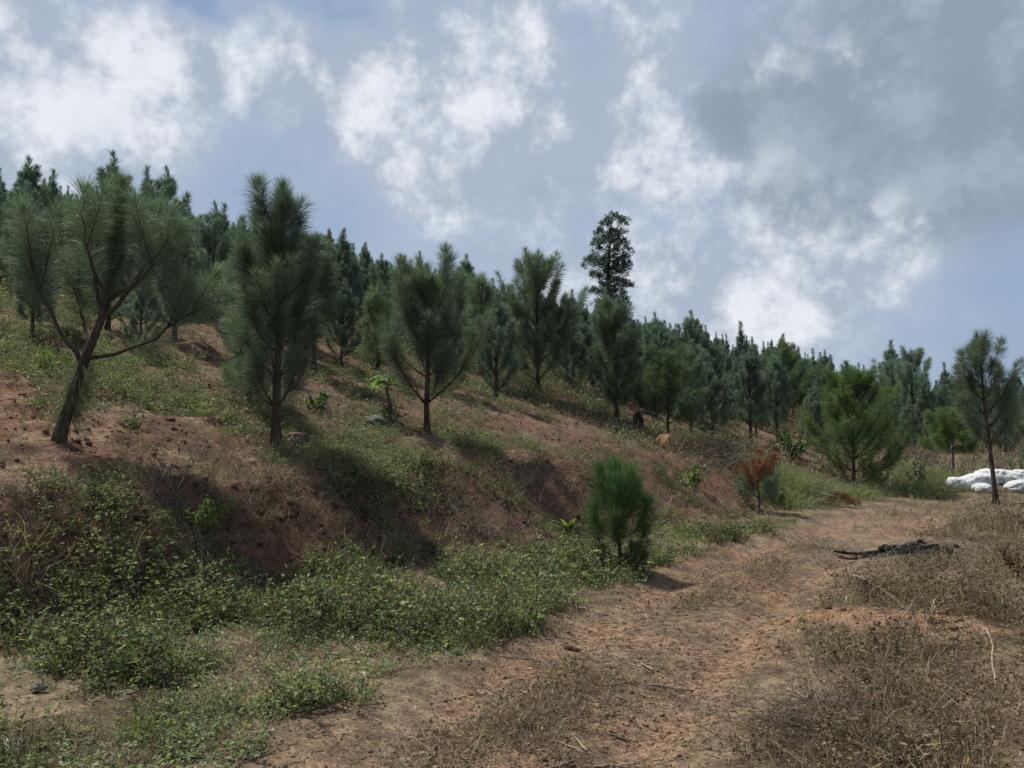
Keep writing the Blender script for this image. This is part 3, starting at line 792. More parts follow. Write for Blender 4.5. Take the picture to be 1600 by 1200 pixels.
GT = [tuft_mesh(720 + i, 34, L_, 0.10, 0.0042, 0.5, 0.7, [(0.15, 0.19, 0.08), (0.19, 0.215, 0.105), (0.12, 0.16, 0.07), (0.26, 0.24, 0.14)], 'clump') for i, L_ in enumerate((0.22, 0.30))]
TP = [tuft_mesh(740 + i, 40, L_, 0.14, 0.0034, 1.3, 1.0, PALE + STRAW) for i, L_ in enumerate((0.20, 0.26, 0.16))]
lush = lambda x, y: fbm(x * 0.95, y * 0.95, 181, 3)
x, y = spots(26000, 3.4, 17, 0.1, lambda x, y, t: verge_only(x, y, t) * (0.06 + 0.94 * sstep(0.42, 0.58, lush(x, y))) * sstep(0.8, 1.35, t['v']))
instanced('verge_herbs', HG + HD[:1] + TD[:1] + GT + HB[:2], x, y, (0.45 + 0.95 * sstep(0.42, 0.66, lush(x, y))) * rng.uniform(0.7, 1.2, len(x)), 'leafy green herbs in uneven clumps along the verge', 'weeds')
x, y = spots(17000, 5, 25, 0.5, lambda x, y, t: sstep(-0.3, 0.2, t['ur']) * (1 - sstep(0.8, 1.1, t['ur'] / t['W'])) * sstep(0.5, 0.64, fbm(x * 1.1, y * 1.1, 185, 3)) * 0.8)
instanced('bank_herbs', HD + HG[:2], x, y, rng.uniform(0.6, 1.15, len(x)), 'dark green herbs growing on the lower bank face', 'weeds')
x, y = spots(30000, 7.5, 30, 0.7, lambda x, y, t: hill_only(x, y, t) * sstep(0.85, 1.15, t['ur'] / t['W']))
instanced('slope_herbs', HH, x, y, (0.55 + 0.018 * np.hypot(x, y)) * rng.uniform(0.6, 1.25, len(x)), 'grey green herbs in patches over the terrace and lower slope', 'weeds')
x, y = spots(24000, 22, 62, 0.6, lambda x, y, t: sstep(6, 9, t['ur']) * (0.35 + 0.6 * sstep(0.4, 0.6, fbm(x * 0.5, y * 0.5, 191, 3))))
instanced('undergrowth', HH + TH, x, y, rng.uniform(0.9, 1.7, len(x)), 'rough undergrowth between the pines of the upper slope', 'undergrowth')
x, y = spots(15000, 7, 34, 0.7, lambda x, y, t: left_only(x, y, t) * sstep(0.9, 1.2, t['ur'] / t['W']) * 0.75)
instanced('slope_tufts', TH + TD[:1], x, y, (0.45 + 0.02 * np.hypot(x, y)) * rng.uniform(0.6, 1.25, len(x)), 'straw coloured grass tufts scattered over the slope', 'dry grass')
x, y = spots(21000, 5, 26, 0.5, lambda x, y, t: sstep(0.0, 0.4, t['ur']) * (1 - sstep(1.0, 1.35, t['ur'] / t['W'])) * (0.15 + 0.5 * sstep(0.45, 0.6, fbm(x * 1.2, y * 1.2, 195, 3))))
instanced('bank_tufts', TD + HB[:2], x, y, rng.uniform(0.6, 1.35, len(x)), 'dry grass tufts hanging on the face of the bank', 'dry grass', tilt=0.5)
x, y = spots(15000, 3.3, 18, 0.1, lambda x, y, t: right_only(x, y, t) * (t['v'] < -0.7))
instanced('dry_clumps', TD[:2] + TD[1:2] + TD[3:] + HB + TP, x, y, rng.uniform(0.5, 1.25, len(x)) * (0.25 + 1.5 * sstep(0.3, 0.75, fbm(x * 1.4, y * 1.4, 199, 3))), 'tangled clumps of dry grass and withered weeds right of the track', 'dry grass')

# ------------------------------------------------------------------ pines
NEEDLE = [(0.120, 0.164, 0.110), (0.148, 0.190, 0.130), (0.098, 0.138, 0.096), (0.178, 0.212, 0.144)]
NEEDLE_BRIGHT = [(0.085, 0.140, 0.048), (0.110, 0.165, 0.060), (0.066, 0.115, 0.042), (0.130, 0.180, 0.070)]
NEEDLE_FAR = [(0.126, 0.176, 0.140), (0.152, 0.200, 0.158), (0.106, 0.152, 0.122), (0.184, 0.224, 0.172)]  # bluish cast of sky light on the farther pines put into the colour
NEEDLE_DARK = [(0.060, 0.090, 0.074), (0.076, 0.108, 0.086), (0.046, 0.072, 0.062)]
DEADN = [(0.19, 0.098, 0.054), (0.155, 0.078, 0.044), (0.23, 0.125, 0.07), (0.14, 0.08, 0.048)]

DENS = 1.9
def curve_limb(p0, az_, e0, e1, L, n=7, rng_=None, wob=0.05):
    """a limb that leaves at elevation e0 and bends up to e1"""
    P = [np.array(p0, float)]
    for i in range(n):
        t = (i + 0.5) / n
        e = math.radians(e0 + (e1 - e0) * t ** 1.2)
        a = az_ + (rng_.normal(0, wob) if rng_ is not None else 0)
        P.append(P[-1] + np.array([math.cos(a) * math.cos(e), math.sin(a) * math.cos(e), math.sin(e)]) * L / n)
    return np.array(P)

def along(P, t):
    """points and tangents at fractions t of a polyline"""
    seg = np.linalg.norm(np.diff(P, axis=0), axis=1); cum = np.r_[0, np.cumsum(seg)]; 
    s_ = np.clip(t, 0, 1) * cum[-1]
    k = np.clip(np.searchsorted(cum, s_, 'right') - 1, 0, len(seg) - 1)
    f = (s_ - cum[k]) / np.maximum(seg[k], 1e-9)
    d = unit(np.diff(P, axis=0))
    return P[k] + (P[k + 1] - P[k]) * f[:, None], d[k]

def shoot_needles(G, P, t0, dens, nl, nw, pal, rng_, amin=22, amax=62, droop=0.18, tipboost=True):
    L = np.linalg.norm(np.diff(P, axis=0), axis=1).sum()
    dens = dens * DENS
    n = max(6, int(L * (1 - t0) * dens))
    t = t0 + (1 - t0) * rng_.random(n) ** 0.85
    if tipboost:
        t = np.r_[t, np.ones(max(3, int(0.10 * dens)))]
    p, a = along(P, t)
    n = len(t)
    tipf = sstep(0.8, 1.0, t)[:, None]
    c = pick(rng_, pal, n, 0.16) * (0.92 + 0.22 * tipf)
    am = np.where(t > 0.97, 4, amin); ax = np.where(t > 0.97, 42, amax)
    needles(G, p, a, nl, nw, am, ax, droop, c, rng_)

def make_pine(seed, H, z0, Lmax, whorls, per, dens, nl, nw, e0=28, e1=68, pal=NEEDLE, lean=(0, 0), r0=None, low=0.75, tip_pow=0.8, side=2, limbs_tube=True, leader=0.45, droop=0.18, plume=0.0, k=7, inner=0.18, amax=62, ztop=0.93):
    rg = np.random.default_rng(seed)
    gt, gb, gn = Geo(), Geo(), Geo()
    r0 = r0 or 0.016 * H + 0.010
    tt = np.linspace(0, 1, 12)
    P = np.stack([lean[0] * tt ** 1.3 + np.cumsum(rg.normal(0, 0.006, 12)) * H * 0.5, lean[1] * tt ** 1.3 + np.cumsum(rg.normal(0, 0.006, 12)) * H * 0.5, H * tt], -1)
    P[0, :2] = 0; P[0, 2] = -0.12
    rr = r0 * (1 - tt) ** 0.85 + 0.006; rr[0] *= 1.5
    tube(gt, P, rr, k, rng=rg, rough=0.07)
    # leader
    shoot_needles(gn, P, max(z0 / H, 1 - leader), dens, nl, nw, pal, rg, 18, 55, droop * 0.5)
    az_ = rg.uniform(0, 6.28)
    for i in range(whorls):
        f = i / max(whorls - 1, 1)
        z = z0 + (ztop * H - z0) * f ** 0.92
        prof = (1 - f) ** tip_pow * (low + (1 - low) * min(1, f / 0.25)) + 0.10
        b0, _ = along(P, np.array([z / H]))
        for j in range(per):
            az_ += 6.283 / per + rg.normal(0, 0.35)
            L = Lmax * prof * rg.uniform(0.65, 1.2)
            if L < 0.08: continue
            ea = e0 + (72 - e0) * f * 0.6 + rg.normal(0, 7)
            B = curve_limb(b0[0] + [0, 0, rg.normal(0, 0.04 * H / max(whorls, 1))], az_, ea, max(ea, e1) + rg.normal(0, 6), L * 1.15, 7, rg)
            rb = max(0.004, r0 * 0.34 * (L / Lmax) ** 0.8)
            if limbs_tube: tube(gb, B, np.linspace(rb, 0.0035, len(B)), 5)
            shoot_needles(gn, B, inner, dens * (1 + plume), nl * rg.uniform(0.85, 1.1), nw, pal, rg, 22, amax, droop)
            for s in range(side if L > 0.35 else 0):
                ts = rg.uniform(0.3, 0.8)
                q0, qd = along(B, np.array([ts]))
                ang = az_ + (1 if s % 2 == 0 else -1) * rg.uniform(0.5, 1.0)
                S = curve_limb(q0[0], ang, ea + 5, e1 + 8, L * rg.uniform(0.32, 0.55), 5, rg)
                if limbs_tube: tube(gb, S, np.linspace(rb * 0.5, 0.003, len(S)), 4)
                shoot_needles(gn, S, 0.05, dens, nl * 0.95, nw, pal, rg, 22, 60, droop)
    return gt.mesh('pine_trunk', M['bark'], True), (gb.mesh('pine_limbs', M['bark'], True) if limbs_tube and gb.n else None), gn.mesh('pine_crown', M['needle'])

def place_tree(name, meshes, x, y, label, cat='pine tree', group=None, scale=1.0, rz=0.0, crown='crown', zoff=0.0):
    root = bpy.data.objects.new(name, None); COL.objects.link(root)
    root.empty_display_size = 0.2
    root.location = (x, y, float(gz(x, y)[0]) + zoff); root.rotation_euler = (0, 0, rz); root.scale = (scale,) * 3
    tag(root, label, cat, group)
    add('trunk', meshes[0], root)
    if meshes[1] is not None: add('branches', meshes[1], root)['kind'] = 'stuff'
    add(crown, meshes[2], root)
    return root

# -- the leaning pine at the far left of the bank, each main limb of its own
def left_pine():
    rg = np.random.default_rng(77)
    root = bpy.data.objects.new('pine_tree', None); COL.objects.link(root)
    root.location = (-4.95, 8.8, float(gz(-4.95, 8.8)[0]) - 0.03)
    tag(root, 'leaning pine with a forked open crown, leftmost on top of the bank', 'pine tree')
    T = np.array([(-0.03, 0, -0.15), (0.02, 0, 0.12), (0.10, 0.0, 0.42), (0.17, 0.02, 0.68), (0.27, 0.03, 1.02), (0.40, 0.03, 1.36), (0.48, 0.03, 1.75), (0.52, 0.04, 2.15), (0.53, 0.04, 2.55), (0.54, 0.05, 2.85)])
    gt = Geo(); tube(gt, T, [0.088, 0.070, 0.060, 0.055, 0.050, 0.042, 0.03, 0.022, 0.014, 0.006], 10, rng=rg, rough=0.06)
    add('trunk', gt.mesh('leaning_trunk', M['bark'], True), root)
    def limb(pts, r, subs, dens=480, t0=0.22, nl=0.32):
        P = np.array(pts, float)
        P = np.concatenate([along(P, np.linspace(0, 1, 12))[0]])
        P[1:-1] += rg.normal(0, 0.012, P[1:-1].shape)
        gb = Geo(); gn = Geo()
        tube(gb, P, np.linspace(r, 0.004, len(P)), 6, rng=rg, rough=0.05)
        shoot_needles(gn, P, t0, dens, nl, 0.0040, NEEDLE, rg, 22, 76, 0.2)
        for (ts, dx, dy, dz) in subs:
            q0, _ = along(P, np.array([ts]))
            S = np.array([q0[0] + np.array([dx, dy, dz]) * f + [0, 0, 0.10 * f * f] for f in np.linspace(0, 1, 6)])
            tube(gb, S, np.linspace(r * 0.45, 0.003, 6), 5)
            shoot_needles(gn, S, 0.12, dens, nl, 0.0040, NEEDLE, rg, 20, 74, 0.2)
        b = add('branch', gb.mesh('pine_limb', M['bark'], True), root)
        add('needles', gn.mesh('pine_limb_needles', M['needle']), b)
    limb([(0.21, 0.02, 0.86), (0.02, -0.05, 1.22), (-0.20, -0.08, 1.62), (-0.40, -0.05, 2.05), (-0.47, -0.02, 2.55)], 0.030, [(0.5, 0.12, 0.05, 0.75), (0.42, -0.35, 0.1, 0.45), (0.62, 0.02, -0.25, 0.5)], t0=0.28)
    limb([(0.23, 0.03, 0.92), (0.55, 0.10, 1.0), (0.95, 0.16, 1.18), (1.32, 0.18, 1.48), (1.58, 0.15, 1.85)], 0.028, [(0.55, 0.25, -0.15, 0.35), (0.7, 0.32, 0.12, 0.15), (0.62, -0.05, 0.1, 0.45)], t0=0.24)
    limb([(0.40, 0.03, 1.36), (0.62, -0.03, 1.55), (0.92, -0.05, 1.85), (1.10, -0.02, 2.2), (1.14, 0, 2.5)], 0.028, [(0.5, 0.3, 0.1, 0.4), (0.6, -0.1, -0.2, 0.5), (0.4, 0.12, 0.25, 0.55)], t0=0.3)
    limb([(0.40, 0.03, 1.37), (0.30, 0.12, 1.62), (0.20, 0.16, 2.0), (0.16, 0.16, 2.45), (0.17, 0.16, 2.72)], 0.024, [(0.4, -0.25, 0.05, 0.5), (0.55, 0.12, 0.15, 0.5)], t0=0.25)
    limb([(0.44, 0.03, 1.55), (0.62, 0.25, 1.8), (0.78, 0.38, 2.2), (0.82, 0.40, 2.68)], 0.022, [(0.4, 0.25, 0.2, 0.5), (0.5, -0.15, 0.1, 0.55)], t0=0.2)
    limb([(0.46, 0.03, 1.65), (0.40, -0.22, 1.9), (0.36, -0.34, 2.3), (0.36, -0.36, 2.65)], 0.022, [(0.5, 0.2, -0.1, 0.45)], t0=0.2)
    limb([(0.30, 0.03, 1.1), (0.05, 0.3, 1.35), (-0.12, 0.5, 1.75), (-0.15, 0.55, 2.2)], 0.022, [(0.5, -0.25, 0.1, 0.45)], t0=0.3)
    gn = Geo(); shoot_needles(gn, T[4:], 0.30, 1500, 0.26, 0.0040, NEEDLE, rg, 18, 55, 0.10)
    add('crown', gn.mesh('leader_needles', M['needle']), root)
    # old hanging needles round the lower trunk
    gn = Geo()
    n = 1100; p, a = along(T, rg.uniform(0.14, 0.36, n))
    needles(gn, p, np.c_[rg.normal(0, 1, (n, 2)), rg.normal(-0.4, 0.4, n)], 0.26, 0.0038, 0, 35, 0.75, pick(rg, [(0.085, 0.10, 0.05), (0.11, 0.105, 0.055), (0.07, 0.09, 0.05)], n), rg)
    add('hanging_needles', gn.mesh('hanging_needles', M['needle']), root)
left_pine()

# -- the other pines of the front row and between, one by one
FRONT = [
    # x, y, label, args for make_pine
    (-3.19, 10.85, 'tall columnar pine standing at the bank edge beside a low stump', dict(amax=74, seed=1, H=3.45, z0=0.62, Lmax=0.92, whorls=9, per=4, dens=416, nl=0.31, nw=0.0042, e0=34, e1=80, low=0.8, tip_pow=0.42, side=1, leader=0.5, r0=0.062)),
    (-4.05, 12.4, 'short bushy pine half hidden left of the tall columnar pine', dict(amax=74, seed=2, H=1.75, z0=0.30, Lmax=0.64, whorls=5, per=4, dens=344, nl=0.30, nw=0.005, e0=25, e1=68, tip_pow=0.5, side=1)),
    (-4.03, 16.3, 'round-headed pine on a bare dark stem right behind the columnar pine', dict(amax=74, seed=3, H=2.75, z0=0.85, Lmax=0.92, whorls=6, per=4, dens=264, nl=0.30, nw=0.006, e0=35, e1=76, tip_pow=0.6, side=2)),
    (-3.2, 19.1, 'small yellowish pine foliaged down to the ground behind the broad leaved plant', dict(amax=74, seed=4, H=2.0, z0=0.15, Lmax=0.70, whorls=7, per=4, dens=240, nl=0.28, nw=0.007, e0=30, e1=70, tip_pow=0.7, side=1, pal=NEEDLE + NEEDLE_BRIGHT[:1])),
    (-1.47, 14.02, 'vase-shaped pine with a bare reddish lower trunk, middle of the slope', dict(amax=74, seed=5, H=2.72, z0=0.62, Lmax=1.34, whorls=6, per=5, dens=264, nl=0.31, nw=0.0052, e0=38, e1=74, low=0.95, tip_pow=0.55, side=2, r0=0.055, inner=0.12)),
    (-0.89, 22.2, 'slim pine on a thin stem right of the vase-shaped pine', dict(amax=74, seed=6, H=2.75, z0=0.75, Lmax=0.87, whorls=6, per=4, dens=224, nl=0.30, nw=0.007, e0=32, e1=74, tip_pow=0.6, side=1)),
    (0.72, 22.7, 'largest broad dark pine in the middle of the front row', dict(amax=74, seed=7, H=3.75, z0=0.55, Lmax=1.73, whorls=9, per=5, dens=216, nl=0.31, nw=0.0075, e0=30, e1=72, low=0.85, tip_pow=0.6, side=2)),
    (2.94, 22.4, 'narrow-footed dark pine just left of the dark boulder', dict(amax=74, seed=8, H=3.2, z0=0.45, Lmax=1.09, whorls=8, per=4, dens=224, nl=0.31, nw=0.0075, e0=40, e1=76, low=0.5, tip_pow=0.45, side=2)),
    (4.21, 21.65, 'low rounded bright green pine beside the red boulder', dict(amax=74, seed=9, H=2.4, z0=0.62, Lmax=1.25, whorls=6, per=5, dens=208, nl=0.30, nw=0.007, e0=18, e1=66, tip_pow=0.7, side=2, pal=NEEDLE_BRIGHT + NEEDLE, r0=0.04)),
    (9.29, 37.0, 'small dark oval pine up the slope right of the rounded bright pine', dict(amax=74, seed=10, H=2.5, z0=0.35, Lmax=0.83, whorls=6, per=4, dens=152, nl=0.30, nw=0.012, e0=35, e1=73, tip_pow=0.5, side=1, k=5)),
    (12.6, 37.2, 'green pine with a wide lower skirt left of the bright feathery pine', dict(amax=74, seed=12, H=3.7, z0=0.8, Lmax=1.73, whorls=7, per=5, dens=152, nl=0.31, nw=0.012, e0=10, e1=60, tip_pow=0.9, side=2, pal=NEEDLE_BRIGHT + NEEDLE, k=5)),
    (10.14, 23.97, 'large bright green feathery pine bushing to the ground near the track end', dict(amax=74, seed=13, H=3.45, z0=0.12, Lmax=1.73, whorls=10, per=5, dens=184, nl=0.26, nw=0.0075, e0=22, e1=68, low=0.8, tip_pow=0.6, side=3, pal=NEEDLE_BRIGHT, droop=0.3)),
    (18.6, 37.2, 'dark spreading pine on two bare stems behind the feathery pine', dict(amax=74, seed=14, H=4.2, z0=1.35, Lmax=1.54, whorls=7, per=4, dens=136, nl=0.31, nw=0.013, e0=30, e1=70, tip_pow=0.6, side=2, pal=NEEDLE_FAR, k=5)),
    (11.46, 19.15, 'slender tall pine in front of the white sacks', dict(amax=74, seed=15, H=3.95, z0=1.5, Lmax=1.09, whorls=8, per=4, dens=240, nl=0.31, nw=0.0065, e0=30, e1=76, low=0.8, tip_pow=0.6, side=1, lean=(-0.28, 0), r0=0.055)),
    (15.1, 27.65, 'small bright green sapling pine behind the left end of the sacks', dict(amax=74, seed=16, H=2.3, z0=0.95, Lmax=1.09, whorls=5, per=5, dens=192, nl=0.28, nw=0.009, e0=15, e1=58, tip_pow=0.6, side=2, pal=NEEDLE_BRIGHT, r0=0.03)),
    (17.6, 26.3, 'dark pine at the right edge behind the white sacks', dict(amax=74, seed=17, H=3.7, z0=0.5, Lmax=1.66, whorls=8, per=5, dens=184, nl=0.31, nw=0.009, e0=25, e1=68, side=2)),
]
for (x, y, lab, kw) in FRONT:
    place_tree('pine_tree', make_pine(**kw), x, y, lab, group='young pines of the front row', zoff=-0.02)

# -- the young pine at the track edge: a leader and a ring of upright shoots, each bearing long needles
def young_pine():
    rg = np.random.default_rng(29)
    x, y = 1.31, 9.95
    root = bpy.data.objects.new('pine_tree', None); COL.objects.link(root)
    root.location = (x, y, float(gz(x, y)[0]) - 0.02)
    tag(root, 'waist-high young pine with long bright needles at the track edge', 'pine tree', 'young pines of the front row')
    pal = [(0.062, 0.128, 0.047), (0.082, 0.150, 0.058), (0.048, 0.104, 0.042), (0.105, 0.165, 0.068)]
    old = [(0.085, 0.110, 0.055), (0.11, 0.125, 0.065), (0.06, 0.095, 0.045)]
    gt = Geo()
    P = np.array([(0, 0, -0.1), (0.01, 0, 0.25), (-0.01, 0.01, 0.6), (-0.03, 0.0, 0.92), (-0.04, 0.0, 1.22)])
    tube(gt, P, [0.028, 0.023, 0.018, 0.012, 0.006], 8); add('trunk', gt.mesh('young_trunk', M['bark'], True), root)
    gn = Geo(); shoot_needles(gn, P[1:], 0.0, 620, 0.30, 0.0046, pal, rg, 14, 44, 0.03)
    add('crown', gn.mesh('young_leader', M['needle']), root)
    for (z0_, ax, ay, hh) in [(0.62, -0.20, 0.05, 0.56), (0.66, 0.16, -0.10, 0.50), (0.58, 0.24, 0.10, 0.42), (0.60, -0.05, -0.22, 0.46), (0.62, 0.02, 0.22, 0.48), (0.42, 0.32, -0.08, 0.38), (0.40, -0.30, 0.02, 0.34), (0.36, 0.06, 0.32, 0.32), (0.34, -0.10, -0.30, 0.30), (0.22, 0.30, 0.06, 0.22), (0.20, -0.26, -0.08, 0.20), (0.16, 0.10, -0.28, 0.16), (0.08, 0.24, -0.14, 0.10), (0.06, -0.22, -0.14, 0.10), (0.08, -0.02, -0.26, 0.08), (0.10, 0.22, 0.16, 0.10)]:
        b0, _ = along(P, np.array([(z0_ + 0.1) / 1.32]))
        f = np.linspace(0, 1, 7)[:, None]
        S = b0[0] + np.array([[ax, ay, 0]]) * (1 - (1 - f) ** 1.8) + np.array([[0, 0, hh]]) * f ** 1.4
        gb, gs = Geo(), Geo()
        tube(gb, S, np.linspace(0.009, 0.004, 7), 5)
        shoot_needles(gs, S, 0.22, 680 if z0_ > 0.3 else 520, 0.30 if z0_ > 0.3 else 0.24, 0.0046, pal if z0_ > 0.35 else old, rg, 14, 60, 0.12)
        o = add('branch', gb.mesh('young_shoot', M['bark'], True), root)
        add('needles', gs.mesh('young_shoot_needles', M['needle']), o)
young_pine()
taken_young = (1.31, 9.95)

# -- dying sapling with rust red needles
def dying_pine():
    rg = np.random.default_rng(31)
    x, y = 5.2, 17.1
    root = bpy.data.objects.new('dying_pine_sapling', None); COL.objects.link(root)
    root.location = (x, y, float(gz(x, y)[0]) - 0.02)
    tag(root, 'dying pine sapling with rust orange needles beside the grass clump', 'pine sapling')
    gt, gd, gg_ = Geo(), Geo(), Geo()
    P = np.array([(0, 0, -0.1), (0.02, 0, 0.3), (0.0, 0.02, 0.65), (0.03, 0.02, 1.0)])
    tube(gt, P, [0.022, 0.018, 0.013, 0.005], 6)
    shoot_needles(gd, P, 0.62, 520, 0.22, 0.006, DEADN, rg, 22, 75, 0.3)
    for i in range(26):
        z = rg.uniform(0.10, 0.95); a = rg.uniform(0, 6.28)
        B = curve_limb((0.01, 0.01, z), a, 20, 70, rg.uniform(0.28, 0.62) * (1.15 - 0.3 * z), 5, rg)
        tube(gt, B, np.linspace(0.008, 0.003, len(B)), 4)
        if z > 0.5 + 0.2 * math.cos(a): shoot_needles(gd, B, 0.2, 330, 0.21, 0.006, DEADN, rg, 24, 70, 0.35)
        else: shoot_needles(gg_, B, 0.2, 330, 0.21, 0.006, NEEDLE, rg, 24, 70, 0.3)
    add('trunk', gt.mesh('sapling_stem', M['bark'], True), root)
    o = add('dead_needles', gd.mesh('dead_needles', M['dead']), root); o['label'] = 'rust orange dead needles'
    add('green_needles', gg_.mesh('green_needles', M['needle']), root)
dying_pine()

# -- the plantation behind: rows of pines up to the crest
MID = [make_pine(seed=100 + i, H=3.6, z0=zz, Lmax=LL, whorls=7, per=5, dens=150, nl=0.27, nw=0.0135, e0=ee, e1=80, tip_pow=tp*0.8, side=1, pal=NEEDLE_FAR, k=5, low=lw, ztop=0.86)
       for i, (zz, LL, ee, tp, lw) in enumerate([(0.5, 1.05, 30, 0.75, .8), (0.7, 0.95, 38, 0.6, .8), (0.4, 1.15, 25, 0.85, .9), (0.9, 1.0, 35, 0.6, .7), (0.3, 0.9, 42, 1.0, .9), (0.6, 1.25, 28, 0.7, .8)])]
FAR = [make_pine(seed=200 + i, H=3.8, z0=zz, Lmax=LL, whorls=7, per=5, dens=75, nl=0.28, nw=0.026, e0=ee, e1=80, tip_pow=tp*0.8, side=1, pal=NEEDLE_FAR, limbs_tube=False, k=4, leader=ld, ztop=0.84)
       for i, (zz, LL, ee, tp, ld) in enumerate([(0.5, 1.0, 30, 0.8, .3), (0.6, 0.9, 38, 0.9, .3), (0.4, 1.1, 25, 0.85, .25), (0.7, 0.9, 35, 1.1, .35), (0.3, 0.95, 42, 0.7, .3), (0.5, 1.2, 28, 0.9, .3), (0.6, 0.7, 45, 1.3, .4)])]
rp = random.Random(9)
taken = [(-4.95, 8.8)] + [(f[0], f[1]) for f in FRONT] + [(5.2, 17.1)]
SKYLINE = [  # pines whose tips stand out above the rest: x, y, height, variant, label
    (-12.3, 20, 2.95, 1, 'pine whose rounded tip stands highest at the far left skyline'),
    (-11.6, 20, 2.7, 4, 'narrow pine tip beside the far left rounded one'),
    (-10.2, 20, 3.45, 2, 'dense spiky-topped pine rising behind the leaning left pine'),
    (-11.2, 24, 3.4, 4, 'thin spire-topped pine just right of the spiky-topped pine'),
    (-8.8, 20, 3.3, 5, 'stout blunt-topped pine right of the thin spire on the left slope'),
    (-8.7, 24, 2.9, 4, 'lone narrow pine tip standing out left of the columnar pine'),
    (-7.4, 32, 2.9, 1, 'pine tip on the skyline just right of the columnar pine'),
    (-4.9, 42, 3.2, 4, 'needle-thin pine tip on the skyline above the vase-shaped pine'),
    (-1.9, 32, 3.4, 3, 'forked pine tip on the skyline left of the broad dark pine'),
    (3.4, 28.6, 3.5, 0, 'dark pine with upright shoots just below the tall old tree'),
    (8.0, 36, 3.8, 5, 'double-headed pine above the skyline right of the tall old tree'),
    (12.1, 42, 4.0, 4, 'pine with a dark bare-tipped leader above the right skyline'),
    (14.3, 42, 3.9, 1, 'pointed pine right of the bare-tipped leader on the right skyline'),
    (20.0, 42, 4.5, 0, 'tallest pointed pine above the dense right-hand stand'),
]
for (x, y, H, v, lab) in SKYLINE:
    d = math.hypot(x, y)
    place_tree('pine_tree', MID[v], x, y, lab, group='pines standing out above the stand', scale=H / 3.6, rz=rp.uniform(0, 6.28))
    taken.append((x, y))
n_grid = 0
c_, s_ = math.cos(R(-33)), math.sin(R(-33))
cand = []
for i in range(-60, 85):
    for j in range(-15, 85):
        px_ = i * 1.80 + (0.9 if j % 2 else 0) + rp.uniform(-0.5, 0.5); py_ = j * 1.65 + rp.uniform(-0.5, 0.5)
        x = px_ * c_ - py_ * s_; y = px_ * s_ + py_ * c_
        if y < 12 or y > 66: continue
        a = math.degrees(math.atan2(x, y)); d = math.hypot(x, y)
        if abs(a) > 37: continue
        if d < np.interp(a, [-37, -24, -14, -6, 4, 14, 22, 28, 37], [14, 14.8, 15.8, 18, 22, 23.5, 25.5, 28, 27.5]): continue
        if d > np.interp(a, [-37, -20, 0, 15, 37], [52, 56, 62, 66, 62]): continue
        if min((x - q[0]) ** 2 + (y - q[1]) ** 2 for q in taken) < 1.25 ** 2: continue
        cand.append((d, a, x, y))
cand.sort()
tt_ = terrain(np.array([c[2] for c in cand]), np.array([c[3] for c in cand]))
cand = [c for c, u_, w_ in zip(cand, tt_['ur'], tt_['W']) if u_ > w_ + 0.6]
REST = cand[285:]; cand = cand[:285]
print('plantation pines', len(cand), 'out to', cand[-1][0])
for (d, a, x, y) in cand:
    H = np.interp(a, [-34, -20, -5, 8, 20, 34], [2.35, 2.45, 2.5, 2.75, 3.0, 2.8]) * rp.choice((rp.uniform(0.6, 0.9), rp.uniform(0.8, 1.08), rp.uniform(0.9, 1.16)))
    where = ['behind the leaning left pine', 'between the leaning and the columnar pine', 'behind the columnar pine', 'above the vase-shaped pine', 'around the broad dark pine',
             'below the tall old tree', 'right of the tall old tree', 'behind the bright feathery pine', 'behind the white sacks'][int(np.searchsorted([-24, -18, -11, -4, 3, 11, 20, 27], a))]
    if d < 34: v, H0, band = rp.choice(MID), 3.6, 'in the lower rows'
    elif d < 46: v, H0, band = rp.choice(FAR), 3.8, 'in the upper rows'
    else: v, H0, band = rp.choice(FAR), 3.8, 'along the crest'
    rel = H / np.interp(a, [-34, -20, -5, 8, 20, 34], [2.35, 2.45, 2.5, 2.75, 3.0, 2.8])
    size_ = 'short' if rel < 0.80 else ('tall' if rel > 1.03 else 'medium')
    gname = '%s pines %s %s' % (size_, band, where)
    lab = '%s dark young pine %s %s' % (size_, band, where)
    place_tree('pine_tree', v, x, y, lab, group=gname, scale=H / H0, rz=rp.uniform(0, 6.28), zoff=-0.03)

# the rows beyond, too many and too small to tell apart, as one mass of simple pines
VAR = []
for m_ in FAR[:6]:
    G_ = Geo()
    for me in (m_[0], m_[2]):
        n_ = len(me.vertices)
        co = np.empty(n_ * 3, np.float32); me.vertices.foreach_get('co', co)
        cc = np.empty(n_ * 4, np.float32); me.attributes['Col'].data.foreach_get('color', cc); cc = cc.reshape(-1, 4)[:, :3]
        ti = np.empty(len(me.polygons) * 3, np.int32); me.loops.foreach_get('vertex_index', ti)
        G_.add(co.reshape(-1, 3), ti, cc if me is m_[2] else np.array([0.07, 0.055, 0.045]))
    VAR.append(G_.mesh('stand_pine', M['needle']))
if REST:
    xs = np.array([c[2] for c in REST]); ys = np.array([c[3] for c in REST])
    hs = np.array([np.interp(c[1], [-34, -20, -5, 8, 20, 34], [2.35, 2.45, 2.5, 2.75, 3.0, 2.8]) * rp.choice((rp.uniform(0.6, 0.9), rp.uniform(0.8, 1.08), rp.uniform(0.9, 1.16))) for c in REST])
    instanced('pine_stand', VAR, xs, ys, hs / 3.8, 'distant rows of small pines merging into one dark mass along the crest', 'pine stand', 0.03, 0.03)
print('stand', len(REST))

